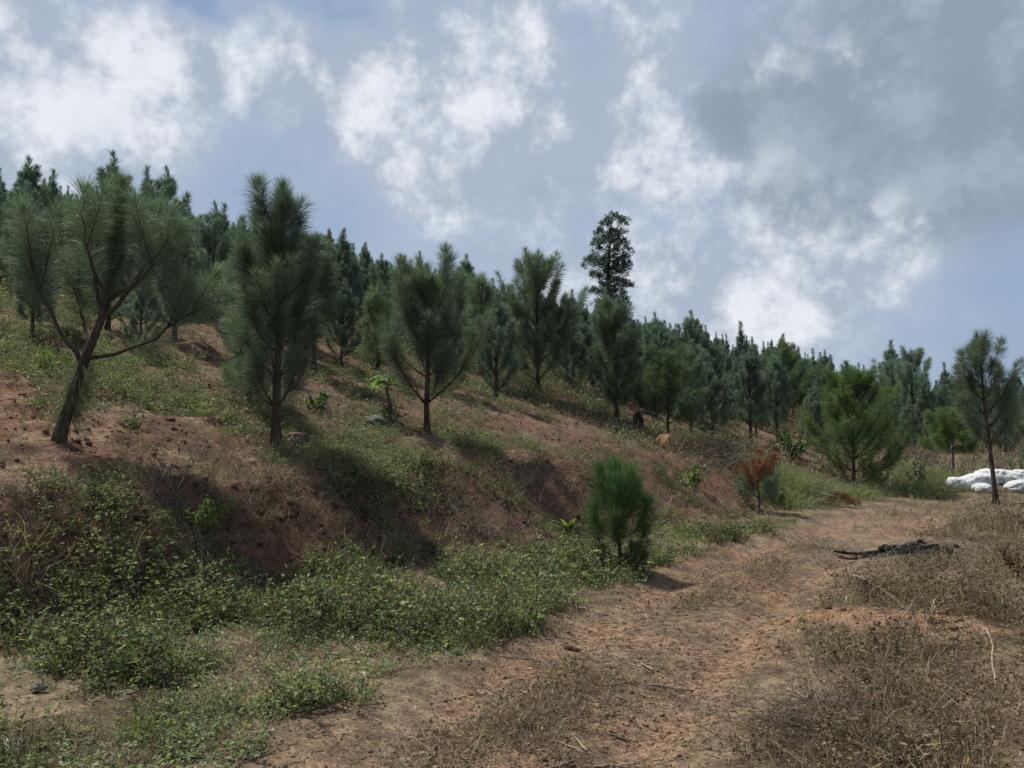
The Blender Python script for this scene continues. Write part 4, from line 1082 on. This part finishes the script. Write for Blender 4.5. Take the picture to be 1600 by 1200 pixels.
# -- the tall old tree behind the crest
def old_tree():
    rg = np.random.default_rng(55)
    x, y, H = 7.3, 60.0, 10.1
    root = bpy.data.objects.new('old_pine_tree', None); COL.objects.link(root)
    root.location = (x, y, float(gz(x, y)[0]) - 0.1)
    tag(root, 'tall old tree with clumped dark crown towering over the skyline', 'tree')
    gt, gb, gn = Geo(), Geo(), Geo()
    P = np.array([(0, 0, 0), (0.1, 0, 2.5), (-0.1, 0.1, 5), (0.05, 0, 7.5), (0.2, 0, 9.3), (0.3, 0, 10.3)])
    tube(gt, P, [0.22, 0.18, 0.14, 0.10, 0.06, 0.03], 8, rng=rg, rough=0.05)
    spots = []
    # clumps: height, reach to left (-) or right (+) as the outline shows, size
    outline = [(10.3, 0.35, .55), (9.9, -0.25, .5), (9.7, 0.95, .5), (9.2, -0.55, .5), (9.1, 0.35, .6), (8.9, 1.1, .5), (8.4, 0.5, .65), (8.2, -0.9, .55), (8.3, -0.2, .6), (8.1, 1.1, .5), (7.7, -0.5, .7), (7.6, 0.5, .75), (7.4, 1.3, .55), (7.2, -1.1, .6),
               (6.9, 0.1, .8), (6.7, 1.0, .65), (6.6, -1.5, .5), (6.5, -0.7, .7), (6.3, 1.5, .45), (6.2, 0.5, .75), (5.9, -0.2, .75), (5.7, 0.9, .5), (5.6, -1.0, .55), (5.3, 0.3, .7), (5.2, 1.2, .5), (5.0, 1.6, .3), (4.9, -0.5, .65), (4.6, 0.6, .6), (4.4, -1.0, .5), (4.3, 0.1, .65), (4.0, 1.2, .5), (3.8, 0.5, .55), (3.6, -0.6, .55), (3.3, 1.1, .4), (3.1, 0.2, .6), (2.6, -0.4, .6), (2.3, 0.5, .6)]
    for (z, ex, sz) in outline:
        for kk in range(2):
            ey = rg.normal(0, 0.75) * (1 - 0.4 * abs(ex) / 1.6)
            c = np.array([ex + rg.normal(0, .12), ey, z + rg.normal(0, .12)])
            b0, _ = along(P, np.array([np.clip((z - 0.7) / 10.3, 0.05, 0.97)]))
            tube(gb, np.array([b0[0], (b0[0] + c) / 2 + [0, 0, -0.08], c]), [0.035, 0.025, 0.012], 4)
            n = int(260 * sz / 0.55)
            ctr = np.repeat(unit(rg.normal(size=(14, 3))) * sz * rg.uniform(0.3, 0.8, (14, 1)) * [1, 1, 0.7], n // 14, 0)
            p = c + ctr + rg.normal(0, 0.07, ctr.shape)
            needles(gn, p, ctr + [0, 0, 0.25], 0.30, 0.045, 5, 75, 0.1, pick(rg, NEEDLE_DARK, len(p), 0.2), rg)
    add('trunk', gt.mesh('old_trunk', M['bark'], True), root)
    add('branches', gb.mesh('old_branches', M['bark'], True), root)['kind'] = 'stuff'
    add('crown', gn.mesh('old_crown', M['needle']), root)
old_tree()

# ------------------------------------------------------------------ single things
def empty(name, x, y, label, cat, group=None, dz=0.0, rz=0.0):
    o = bpy.data.objects.new(name, None); COL.objects.link(o); o.empty_display_size = 0.1
    o.location = (x, y, float(gz(x, y)[0]) + dz); o.rotation_euler = (0, 0, rz)
    return tag(o, label, cat, group)

def lump(rg, r, n=3, rough=0.22, flat=(1, 1, 1)):
    """irregular stone: a subdivided icosahedron pushed in and out by smooth noise"""
    V, T = ico()
    V = unit(V)
    for _ in range(n):
        e = {}; V2 = list(V); T2 = []
        def mid(a, b):
            kk = (min(a, b), max(a, b))
            if kk not in e: e[kk] = len(V2); V2.append(unit(V[a] + V[b]) if False else (np.array(V2[a]) + np.array(V2[b])) / np.linalg.norm(np.array(V2[a]) + np.array(V2[b])))
            return e[kk]
        for a, b, c in T:
            x_, y_, z_ = mid(a, b), mid(b, c), mid(c, a)
            T2 += [(a, x_, z_), (x_, b, y_), (z_, y_, c), (x_, y_, z_)]
        V = np.array(V2); T = np.array(T2)
    o1, o2 = rg.uniform(0, 50, 2)
    nz = (fbm(V[:, 0] * 1.3 + V[:, 2] * 0.9 + o1, V[:, 1] * 1.3 - V[:, 2] * 0.7 + o2, 5, 4) - 0.5) * 2
    nz2 = (fbm(V[:, 0] * 4 + V[:, 2] * 3 + o2, V[:, 1] * 4 - V[:, 2] * 2 + o1, 6, 3) - 0.5)
    return V * (r * (1 + rough * 1.6 * nz + rough * 0.6 * nz2))[:, None] * np.array(flat), T

def bush(name, x, y, label, cat, h, rad, nst, nleaf, lsize, pal, seed, dz=0.0, hang=0.0, droop=0.0, wr=(0.45, 0.7), group=None, off=(0, 0), mat='leaf'):
    rg = np.random.default_rng(seed)
    root = empty(name, x, y, label, cat, group, dz)
    gs, gl = Geo(), Geo()
    for i in range(nst):
        a = rg.uniform(0, 6.28); e = rg.uniform(35, 85)
        L = h * rg.uniform(0.6, 1.15)
        P = curve_limb((rg.normal(0, rad * 0.12), rg.normal(0, rad * 0.12), -0.03), a, e, e - droop, L, 6, rg, 0.12)
        P[:, :2] *= min(1.0, rad / max(0.01, h)) * 1.2
        P[:, 0] += off[0] * np.linspace(0, 1, len(P)); P[:, 1] += off[1] * np.linspace(0, 1, len(P))
        tube(gs, P, np.linspace(0.008, 0.003, len(P)) * (0.6 + h), 4)
        n = nleaf
        t = 0.2 + 0.8 * rg.random(n) ** 0.7
        p, d = along(P, t)
        dd = d * 0.4 + rg.normal(size=(n, 3)) * 0.8; dd[:, 2] -= hang
        nr = rg.normal(size=(n, 3)) * 0.5; nr[:, 2] += 1
        ls = lsize * rg.uniform(0.55, 1.2, n)
        c = pick(rg, pal, 1, 0.1) * 0.5 + pick(rg, pal, n, 0.18) * 0.5
        leaves(gl, p + rg.normal(0, lsize * 0.3, (n, 3)), dd, nr, ls, ls * rg.uniform(*wr, n), c)
    add('stems', gs.mesh(name + '_stems', M['stem'], True), root)
    add('foliage', gl.mesh(name + '_foliage', M[mat]), root)
    return root

BR = [(0.12, 0.20, 0.045), (0.16, 0.25, 0.06), (0.09, 0.16, 0.04), (0.20, 0.27, 0.08)]
DK = [(0.045, 0.080, 0.034), (0.060, 0.100, 0.042), (0.036, 0.062, 0.030), (0.085, 0.12, 0.055)]
SG = [(0.12, 0.15, 0.085), (0.16, 0.18, 0.12), (0.09, 0.12, 0.07), (0.22, 0.23, 0.17)]
bush('broadleaf_bush', -3.18, 13.05, 'knee-high green bush between the columnar pine and the papaya-like plant', 'bush', 0.42, 0.34, 9, 26, 0.085, DK + BR[:1], 301)
bush('weed_clump', -4.16, 7.45, 'grey green weed clump on the bank below the leaning pine', 'weed', 0.30, 0.34, 12, 26, 0.050, SG + DK[:1], 302)
bush('bank_bush', -3.02, 8.02, 'bright green leafy bush hanging from the bank top beside bare roots', 'bush', 0.42, 0.26, 8, 22, 0.060, BR, 303, dz=0.05, off=(0.12, -0.18))
bush('bank_bush', -2.68, 7.80, 'small bright sprig lower on the shaded bank', 'bush', 0.30, 0.14, 4, 12, 0.065, BR, 304, off=(0.05, -0.05))
bush('broadleaf_bush', -1.84, 7.15, 'dark green leafy bush at the foot of the bank, among the verge weeds', 'bush', 0.36, 0.28, 9, 26, 0.060, DK + BR[:2], 305)
bush('broadleaf_bush', 3.85, 17.4, 'flat-topped green bush on the red slope above the track', 'bush', 0.62, 0.42, 10, 28, 0.10, DK + BR, 306)
bush('broadleaf_bush', 9.0, 26.0, 'dark large-leaved bush left of the bright feathery pine', 'bush', 1.15, 0.95, 14, 34, 0.17, DK, 307)
bush('broadleaf_bush', 5.9, 18.3, 'dark green bush at the foot of the dying orange sapling', 'bush', 0.65, 0.45, 10, 30, 0.085, DK, 308)
bush('withered_bush', 5.42, 8.75, 'withered brown bush at the right edge of the dry grass', 'bush', 0.42, 0.28, 12, 18, 0.05, [(0.10, 0.055, 0.03), (0.16, 0.09, 0.05), (0.07, 0.045, 0.03)], 309, mat='straw')
bush('broadleaf_bush', 0.62, 9.45, 'fresh green low bush just left of the young track-side pine', 'bush', 0.26, 0.42, 12, 26, 0.045, BR + DK[:1], 310)
bush('broadleaf_bush', 1.55, 9.95, 'low leafy tuft at the foot of the young track-side pine, on its right', 'bush', 0.20, 0.26, 10, 22, 0.035, DK + BR[:2], 317)
bush('broadleaf_bush', -6.5, 11.3, 'yellow green bush at the far left edge of the grassy slope', 'bush', 0.38, 0.35, 9, 26, 0.06, BR, 311)
bush('broadleaf_bush', -4.72, 10.1, 'low green tuft right of the leaning pine trunk', 'bush', 0.22, 0.26, 9, 22, 0.06, BR[:1] + SG, 312)
bush('broadleaf_bush', 12.4, 24.6, 'leafy dark bush on the verge between the feathery pine and the sacks', 'bush', 0.75, 0.6, 12, 30, 0.10, DK + SG[:2], 313)
bush('broadleaf_bush', 11.3, 24.9, 'dark undergrowth bush at the foot of the bright feathery pine', 'bush', 0.8, 0.7, 12, 30, 0.11, DK, 314)
bush('broadleaf_bush', 16.2, 25.4, 'tall green bush rising right behind the white sacks', 'bush', 1.2, 0.9, 14, 34, 0.10, DK + BR[:2], 315)
bush('broadleaf_bush', 2.2, 13.4, 'small leafy bush on the verge right of the young track-side pine', 'bush', 0.3, 0.35, 9, 24, 0.06, DK + BR[:2], 316)

# papaya-like plant with lobed leaves
def lobed_leaf(r, lobes=7):
    V = [(0, 0, 0)]; n = lobes * 2
    for i in range(n + 1):
        a = math.radians(-150 + 300 * i / n)
        q = r * (1.0 if i % 2 == 1 else 0.52)
        V.append((q * math.sin(a), q * math.cos(a), -0.22 * q * q / r))
    return np.array(V), np.array([(0, i + 1, i + 2) for i in range(n)])
def big_leaf_plant():
    rg = np.random.default_rng(41)
    root = empty('broadleaf_plant', -2.16, 13.9, 'tall broad leaved plant with lobed leaves on one green stem, mid slope', 'plant')
    gs = Geo(); P = np.array([(0.05, 0, -0.05), (0.06, 0, 0.2), (0.0, 0, 0.42), (-0.03, 0, 0.6)])
    tube(gs, P, [0.035, 0.030, 0.026, 0.018], 7)
    add('stem', gs.mesh('plant_stem', M['stem'], True), root)
    for i in range(11):
        a = i * 2.4 + rg.normal(0, 0.2); e = rg.uniform(-5, 60); L = rg.uniform(0.14, 0.30)
        b = P[-1] + [0, 0, rg.uniform(-0.12, 0.02)]
        tip = b + np.array([math.cos(a) * math.cos(math.radians(e)), math.sin(a) * math.cos(math.radians(e)), math.sin(math.radians(e))]) * L
        gl = Geo(); tube(gl, np.array([b, (b + tip) / 2 + [0, 0, 0.02], tip]), [0.006, 0.005, 0.004], 4, np.array([0.14, 0.17, 0.08]))
        V, T = lobed_leaf(rg.uniform(0.13, 0.20))
        out = unit(tip - b); out[2] = -0.35 + rg.normal(0, 0.15); out = unit(out)
        sd = unit(np.cross(out, [0, 0, 1.0])); nr = np.cross(sd, out)
        gl.add(tip + V[:, :1] * sd + V[:, 1:2] * out + V[:, 2:] * nr, T, pick(rg, [(0.11, 0.19, 0.055), (0.15, 0.23, 0.08), (0.085, 0.15, 0.05)], 1, 0.1)[0])
        add('leaf', gl.mesh('lobed_leaf', M['leaf']), root)
    gd = Geo(); n = 260
    p = np.c_[rg.normal(0, 0.16, (n, 2)), rg.uniform(0, 0.16, n)]
    nr = rg.normal(size=(n, 3)) * 0.5; nr[:, 2] += 1
    leaves(gd, p, rg.normal(size=(n, 3)), nr, 0.06 * rg.uniform(0.6, 1.2, n), 0.035, pick(rg, DK, n))
    add('foot_leaves', gd.mesh('foot_leaves', M['leaf']), root)
big_leaf_plant()

# long-leaved plant by the young pine
def strap_plant(x, y, label, seed, n, L, pal):
    rg = np.random.default_rng(seed)
    root = empty('strap_leaf_plant', x, y, label, 'plant')
    for i in range(n):
        a = rg.uniform(0, 6.28); gl = Geo()
        P = curve_limb((0, 0, 0), a, rg.uniform(55, 80), rg.uniform(-25, 15), L * rg.uniform(0.7, 1.15), 6, rg)
        w = np.array([0.012, 0.03, 0.036, 0.032, 0.024, 0.014, 0.002]) * (L / 0.45)
        sd = np.array([-math.sin(a), math.cos(a), 0])
        V = np.concatenate([P + sd * w[:, None], P - [0, 0, 0.008], P - sd * w[:, None]])
        T = []; m = len(P)
        for j in range(m - 1):
            for o in (0, m): T += [(o + j, o + j + 1, o + m + j), (o + j + 1, o + m + j + 1, o + m + j)]
        gl.add(V, T, pick(rg, pal, 1, 0.1)[0])
        add('leaf', gl.mesh('strap_leaf', M['leaf'], True), root)
strap_plant(0.86, 12.2, 'plant with long pale arching leaves left behind the young track-side pine', 42, 9, 0.46, BR + SG[:2])

# arching green grass clump by the dying sapling
def grass_clump(x, y, label, seed, n, L, rad, pal, group=None):
    rg = np.random.default_rng(seed)
    root = empty('grass_clump', x, y, label, 'grass clump', group)
    G_ = Geo()
    b = np.c_[rg.normal(0, rad * 0.5, (n, 2)), np.full(n, -0.02)]
    b[:, 2] = gz(x + b[:, 0], y + b[:, 1]) - root.location.z - 0.02
    d = np.c_[b[:, :2] / rad * 0.55 + rg.normal(0, 0.35, (n, 2)), np.full(n, 0.9)]
    blades(G_, b, d, L * rg.uniform(0.5, 1.2, n), 0.011, rg.uniform(0.2, 0.85, (n, 1)), pick(rg, pal, n), rg)
    add('blades', G_.mesh('clump_blades', M['leaf']), root)
GP = [(0.15, 0.19, 0.085), (0.19, 0.22, 0.11), (0.12, 0.16, 0.07), (0.24, 0.24, 0.14)]
grass_clump(7.0, 20.2, 'tall arching green grass clump right of the dying orange sapling', 51, 2600, 0.95, 0.85, GP)
grass_clump(6.3, 18.9, 'smaller grass clump in front of the tall arching clump', 52, 1200, 0.55, 0.6, GP)
grass_clump(13.3, 26.2, 'tall grass clump behind the left end of the sacks', 53, 1500, 0.9, 0.9, GP)
grass_clump(9.0, 21.9, 'grass clump at the verge left of the bright feathery pine foot', 54, 1300, 0.6, 0.8, GP)
grass_clump(11.6, 23.2, 'grass clump at the verge right of the bright feathery pine foot', 55, 1500, 0.65, 0.9, GP)

# stones
def stone(name, x, y, label, r, flat, mat, seed, dz):
    rg = np.random.default_rng(seed); V, T = lump(rg, r, 3, 0.2, flat)
    o = add(name, tri_mesh(name, V, T, M[mat], None, True))
    o.location = (x, y, float(gz(x, y)[0]) + dz); o.rotation_euler = (0, 0, rg.uniform(0, 6))
    return tag(o, label, 'boulder' if 'boulder' in name else 'stone')
stone('boulder', 3.91, 20.7, 'reddish boulder at the foot of the rounded bright pine', 0.27, (1.0, 0.8, 0.9), 'redstone', 61, 0.10)
stone('boulder', 3.55, 22.6, 'dark upright boulder in the grass right of the narrow-footed pine', 0.24, (0.7, 0.7, 1.15), 'darkstone', 62, 0.14)
stone('stone', -2.27, 13.45, 'grey stone at the foot of the broad leaved plant', 0.17, (1.2, 0.9, 0.7), 'greystone', 63, 0.05)
stone('stone', -2.9, 5.05, 'small grey stone in the weeds at the lower left', 0.035, (1.2, 1, 0.7), 'greystone', 64, 0.03)
for i, (x, y, lab) in enumerate([(0.49, 6.68, 'dark dung lump on the far middle of the track'), (0.07, 4.65, 'dark dung lump nearest on the track')]):
    root = empty('dung_lump', x, y, lab, 'dung')
    rg = np.random.default_rng(70 + i)
    for k_ in range(5):
        V, T = lump(rg, rg.uniform(0.02, 0.04), 2, 0.3, (1.2, 1, 0.75)); o = add('clump', tri_mesh('dung_clump', V, T, M['dung'], None, True), root)
        o.location = (rg.normal(0, 0.045), rg.normal(0, 0.03), 0.012)

# low stump beside the columnar pine
def stump():
    rg = np.random.default_rng(81)
    root = empty('tree_stump', -2.93, 11.0, 'low rotting stump with a rusty top right of the columnar pine', 'stump', dz=-0.05)
    gs = Geo(); tube(gs, np.array([(0, 0, 0), (0, 0, 0.1), (0.01, 0, 0.2), (0.01, 0, 0.27)]), [0.17, 0.14, 0.125, 0.12], 14, rng=rg, rough=0.12, cap=True)
    add('body', gs.mesh('stump_body', M['twig'], True), root)
    V, T = lump(rg, 0.125, 2, 0.2, (1, 1, 0.22)); o = add('top', tri_mesh('stump_top', V, T, M['redstone'], None, True), root, (0.01, 0, 0.275)); o['label'] = 'rusty red crumbling top'
    for i in range(5):
        a = rg.uniform(0, 6.28); gr_ = Geo()
        tube(gr_, np.array([(0.1 * math.cos(a), 0.1 * math.sin(a), 0.1), (0.22 * math.cos(a), 0.22 * math.sin(a), 0.06), (0.36 * math.cos(a), 0.36 * math.sin(a), 0.0)]), [0.03, 0.02, 0.008], 5)
        add('root', gr_.mesh('stump_root', M['twig'], True), root)
stump()

# cast off dead branch with rust needles
def dead_branch():
    rg = np.random.default_rng(91)
    root = empty('dead_pine_branch', 7.75, 18.96, 'rust red dead pine branch lying at the verge near the track end', 'branch', dz=0.02)
    gs, gn = Geo(), Geo()
    P = np.array([(-0.28, 0, 0.20), (-0.12, 0.02, 0.30), (0.05, 0.0, 0.22), (0.2, -0.03, 0.08), (0.3, -0.04, 0.0)])
    tube(gs, P, [0.008, 0.012, 0.015, 0.017, 0.018], 6); add('stem', gs.mesh('dead_stem', M['twig'], True), root)
    shoot_needles(gn, P[::-1], 0.1, 420, 0.17, 0.007, DEADN, rg, 20, 80, 0.45)
    for i in range(5):
        b, _ = along(P, np.array([rg.uniform(0.1, 0.8)]))
        S = curve_limb(b[0], rg.uniform(0, 6.28), 10, -30, 0.2, 4, rg); shoot_needles(gn, S, 0.1, 300, 0.15, 0.007, DEADN, rg, 20, 80, 0.4)
    add('needles', gn.mesh('dead_branch_needles', M['dead']), root)
dead_branch()

# white woven sacks
def sack(x, y, z, L, W_, H_, rz, tilt, seed, label, tied=True):
    rg = np.random.default_rng(seed)
    nt, na = 64, 48
    t = np.linspace(-1, 1, nt); a = np.linspace(0, 2 * math.pi, na, endpoint=False)
    prof = np.clip(1 - np.abs(t) ** 3.2, 0, 1) ** 0.5
    if tied: prof = np.maximum(prof, 0.16 * (t > 0.6)) * np.where(t > 0.72, 1 - 0.62 * sstep(0.72, 0.94, t), 1)
    A, Tt = np.meshgrid(a, t); Pf = prof[:, None] * np.ones_like(A)
    ce, se = np.cos(A), np.sin(A)
    sx = np.sign(ce) * np.abs(ce) ** 0.75; sz = np.sign(se) * np.abs(se) ** 0.8
    o1, o2 = rg.uniform(0, 99, 2)
    nz = 1 + 0.34 * (fbm(Tt * 1.9 + o1 + 0.9 * ce, se * 1.5 + o2 + ce * 0.6, 9, 4) - 0.5)
    fold = 0.08 * np.sin(A * 9 + 3 * np.sin(Tt * 2 + o1)) * sstep(0.35, 0.95, np.abs(Tt))
    crease = -0.13 * np.exp(-((fbm(Tt * 2.2 + o2 + ce, se * 1.6 + o1, 19, 3) - 0.5) / 0.035) ** 2) - 0.05 * np.exp(-((fbm(Tt * 3.4 + o1 - se, ce * 2.2 + o2, 29, 2) - 0.5) / 0.05) ** 2)
    rr = Pf * (nz + fold + crease)
    X = Tt * L * 0.5; Y = rr * sx * W_ * 0.5; Z = rr * sz * H_ * 0.5
    Z = np.where(Z < 0, Z * 0.8, Z) - 0.08 * H_ * np.abs(Tt) ** 2
    V = np.stack([X, Y, Z], -1).reshape(-1, 3)
    T = []
    for i in range(nt - 1):
        for j in range(na):
            j2 = (j + 1) % na; T += [(i * na + j, (i + 1) * na + j, i * na + j2), (i * na + j2, (i + 1) * na + j, (i + 1) * na + j2)]
    root = bpy.data.objects.new('white_sack', None); COL.objects.link(root); root.empty_display_size = 0.1
    tag(root, label, 'sack', 'white sacks heaped beyond the track end')
    root.location = (x, y, z); root.rotation_euler = (0, tilt, rz)
    add('bag', tri_mesh('sack_bag', V, T, M['sack'], None, True), root)
    if tied:
        gs = Geo(); tube(gs, np.array([(L * 0.452, 0, -0.06 * H_), (L * 0.468, 0, -0.06 * H_)]), 0.052 * W_ / 0.5, 12); add('tie', gs.mesh('sack_tie', M['twig']), root)
zb = float(gz(14.0, 23.2)[0])
sack(13.55, 23.55, zb + 0.26, 1.20, 0.72, 0.52, R(12), R(-6), 401, 'left-hand white sack of the heap, lying lengthwise', False)
sack(14.30, 23.85, zb + 0.38, 1.30, 0.80, 0.52, R(-20), R(4), 402, 'topmost white sack in the middle of the heap', False)
sack(15.10, 23.45, zb + 0.30, 1.30, 0.72, 0.52, R(-10), R(22), 403, 'right-hand white sack sloping down off the heap', True)
sack(13.30, 22.90, zb + 0.12, 0.62, 0.50, 0.30, R(70), R(0), 404, 'small rounded white sack end at the front left of the heap', False)
sack(14.55, 22.95, zb + 0.16, 1.20, 0.58, 0.38, R(6), R(-2), 405, 'flat white sack lying along the front of the heap', True)
sack(12.95, 23.45, zb + 0.20, 0.75, 0.50, 0.42, R(165), R(-10), 406, 'bunched white sack at the far left end of the heap', True)

# sticks lying on the track
def stick(x, y, L, r, rz, label, mat, seed, fork=False, dz=0.0, tilt=0.0):
    rg = np.random.default_rng(seed)
    P = np.stack([np.linspace(-L / 2, L / 2, 7), rg.normal(0, L * 0.022, 7), np.zeros(7)], -1)
    wx = x + P[:, 0] * math.cos(rz) - P[:, 1] * math.sin(rz); wy = y + P[:, 0] * math.sin(rz) + P[:, 1] * math.cos(rz)
    z0_ = float(gz(x, y)[0])
    P[:, 2] = (gz(wx, wy) - z0_) * 0.6 + np.linspace(0, math.sin(tilt) * L, 7)
    G_ = Geo(); tube(G_, P, np.linspace(r, r * 0.7, 7), 7, rng=rg, rough=0.08)
    if fork: tube(G_, np.array([P[3], P[3] + [L * 0.12, L * 0.14, 0.01], P[3] + [L * 0.2, L * 0.30, 0.02]]), [r * 0.6, r * 0.5, r * 0.3], 5)
    o = add('stick', G_.mesh('stick', M[mat], True)); o.location = (x, y, z0_ + r * 0.8 + 0.008 + dz); o.rotation_euler = (0, 0, rz)
    return tag(o, label, 'stick', 'sticks lying on the track')
stick(0.36, 4.50, 0.24, 0.008, R(105), 'pale peeled stick standing out brightest on the track', 'stick', 501)
stick(0.31, 4.42, 0.20, 0.005, R(-35), 'thin pale stick crossing the brightest peeled stick', 'stick', 502)
stick(0.22, 4.18, 0.26, 0.011, R(38), 'thick brown stick at the bottom edge of the track', 'twig', 503)
stick(0.55, 4.34, 0.26, 0.005, R(18), 'thin straw coloured stick near the bottom edge, right of the thick one', 'stick', 504)
stick(0.70, 5.44, 0.16, 0.009, R(40), 'short grey brown stick in the middle of the track', 'twig', 505)
stick(0.60, 4.93, 0.14, 0.009, R(42), 'short dark stick just nearer than the grey brown one', 'twig', 506)
stick(1.05, 5.51, 0.34, 0.007, R(3), 'long straight stick lying crosswise at the right rut', 'twig', 507)
stick(0.96, 5.86, 0.17, 0.008, R(112), 'pale curved stick up the right rut', 'stick', 508)
stick(0.62, 4.66, 0.18, 0.005, R(-12), 'dark forked twig beside the pale sticks', 'twig', 509, True)
stick(0.02, 6.25, 0.30, 0.006, R(10), 'thin dark twig at the left edge of the track', 'twig', 510)
stick(2.95, 5.05, 0.46, 0.006, R(62), 'long straw coloured stalk slanting over the dry grass', 'stick', 511, tilt=0.55, dz=0.02)
stick(3.55, 8.2, 0.32, 0.010, R(125), 'pale stick end poking out of the dry grass by the ash', 'stick', 512, tilt=0.35, dz=0.05)

# burnt patch: charred wood and charcoal crumbs
for i, (x, y, L, r, rz, lab) in enumerate([(5.05, 12.25, 0.42, 0.022, 4, 'charred stick at the left end of the burnt patch'), (5.35, 12.1, 0.34, 0.03, -8, 'thick charred log piece in the burnt patch'), (4.9, 11.85, 0.30, 0.014, 2, 'thin charred stick lying before the burnt patch'), (6.1, 12.05, 0.45, 0.028, 20, 'charred branch at the right end of the burnt patch')]):
    o = stick(x, y, L, r, R(rz), lab, 'char', 520 + i); o.name = 'charred_stick'; o['group'] = 'charred wood on the burnt patch'
rg = np.random.default_rng(530)
GCh = Geo(); m = 420
x = 5.75 + rg.normal(0, 0.42, m); y = 11.95 + rg.normal(0, 0.25, m); r = 0.014 * rg.lognormal(0, 0.6, m)
V, T = ico()
Pc = V[None] * np.minimum(r, 0.06)[:, None, None] * rg.uniform(0.5, 1.3, (m, 12, 1)); Pc += np.stack([x, y, gz(x, y) + r * 0.4], -1)[:, None]
GCh.add(Pc, np.arange(m)[:, None, None] * 12 + T[None])
tag(add('charcoal_crumbs', GCh.mesh('charcoal_crumbs', M['char'])), 'scattered charcoal crumbs and ash of a burnt heap', 'charcoal', kind='stuff')

# small stump of a seedling on the mound
def seedling():
    rg = np.random.default_rng(540)
    root = empty('dead_seedling', 3.15, 7.25, 'dark dead seedling stub standing on the bare soil mound', 'seedling')
    gs, gn = Geo(), Geo(); P = np.array([(0, 0, -0.03), (0.005, 0, 0.07), (-0.005, 0, 0.17)]); tube(gs, P, [0.009, 0.008, 0.004], 5)
    shoot_needles(gn, P, 0.4, 260, 0.08, 0.004, [(0.05, 0.04, 0.03), (0.08, 0.06, 0.04)], rg, 20, 70, 0.2)
    add('stem', gs.mesh('seedling_stem', M['bark'], True), root); add('needles', gn.mesh('seedling_needles', M['dead']), root)
seedling()

# crumpled white plastic at the lower left corner
def plastic():
    rg = np.random.default_rng(550)
    n = 14; u_, v_ = np.meshgrid(np.linspace(-1, 1, n), np.linspace(-1, 1, n))
    X = u_ * 0.035 + rg.normal(0, 0.005, u_.shape); Y = v_ * 0.05 + rg.normal(0, 0.005, u_.shape); Z = 0.03 + 0.035 * (fbm(u_ * 1.8 + 4, v_ * 1.8, 8, 3) - 0.3) + rg.normal(0, 0.004, u_.shape)
    I = np.arange(n * n).reshape(n, n); q_ = np.stack([I[:-1, :-1], I[:-1, 1:], I[1:, 1:], I[1:, :-1]], -1).reshape(-1, 4)
    V = np.stack([X, Y, Z], -1).reshape(-1, 3); V = np.concatenate([V, V - [0, 0, 0.003]])
    T = np.concatenate([q_[:, [0, 1, 2]], q_[:, [0, 2, 3]]]); T = np.concatenate([T, T[:, ::-1] + n * n])
    o = add('plastic_scrap', tri_mesh('plastic_scrap', V, T, M['sack'])); o.location = (-2.52, 4.17, float(gz(-2.52, 4.17)[0]) + 0.01); o.rotation_euler = (0.35, 0.1, 0.5)
    tag(o, 'crumpled scrap of white plastic at the lower left corner', 'plastic scrap')
plastic()

# bare roots curling over the lip of the bank
def roots():
    rg = np.random.default_rng(560)
    root = empty('exposed_roots', -3.45, 8.15, 'pale bare roots curling over the lip of the bank', 'roots', dz=0.0)
    for i in range(6):
        G_ = Geo(); x0 = rg.normal(0, 0.12)
        P = np.array([(x0, 0.15, 0.10), (x0 + 0.05, 0.0, 0.13), (x0 + 0.06 + rg.normal(0, 0.04), -0.14, 0.02), (x0 + 0.03 + rg.normal(0, 0.06), -0.22, -0.18), (x0 + 0.05 + rg.normal(0, 0.06), -0.26, -0.36)])
        P = along(P, np.linspace(0, 1, 10))[0]; P[1:] += rg.normal(0, 0.008, P[1:].shape)
        tube(G_, P, np.linspace(0.014, 0.004, 10), 6); add('root', G_.mesh('bare_root', M['twig'], True), root)
roots()

# dead brush heaps: tangled twigs
def brush(x, y, label, seed, n, rad, h, L, pal_mat='twig', r=0.005, name='brush_heap'):
    rg = np.random.default_rng(seed)
    root = empty(name, x, y, label, 'brushwood')
    G_ = Geo()
    for i in range(n):
        a = rg.uniform(0, 6.28); q0 = np.r_[rg.normal(0, rad * 0.5, 2), 0]
        f = math.exp(-(q0[0] ** 2 + q0[1] ** 2) / (rad * rad))
        q0[2] = float(0.02 + h * f * rg.random()) 
        P = curve_limb(q0, a, rg.uniform(-15, 45), rg.uniform(-40, 35), L * rg.uniform(0.4, 1.2), 5, rg, 0.35)
        tube(G_, P, np.linspace(r * rg.uniform(0.5, 1.3), r * 0.35, len(P)), 3, cap=False)
    V = np.concatenate(G_.V); zz = gz(x + V[:, 0], y + V[:, 1]) - root.location.z
    k0 = 0
    for i in range(len(G_.V)):
        m_ = len(G_.V[i]); G_.V[i] = G_.V[i] + np.c_[np.zeros((m_, 2)), zz[k0:k0 + m_]]; k0 += m_
    add('twigs', G_.mesh('brush_twigs', M[pal_mat], True), root)['kind'] = 'stuff'
brush(5.5, 20.6, 'grey brown heap of cut brushwood above the dying orange sapling', 571, 420, 1.3, 0.55, 0.9, r=0.008)
brush(14.6, 30.0, 'dark heap of cut brushwood on the slope right of the feathery pine', 572, 380, 1.3, 0.8, 1.0, r=0.009)
brush(1.55, 4.35, 'grey tangle of dry twigs in the dry grass at the bottom edge', 573, 260, 0.38, 0.16, 0.30, r=0.0026)
brush(-2.9, 7.75, 'dark tangle of dry roots and twigs on the shaded bank face', 574, 170, 0.42, 0.12, 0.34, r=0.004)
brush(-0.6, 10.9, 'brown tangle of dead stalks on the bank left of the young pine', 575, 200, 0.55, 0.22, 0.45, r=0.004)
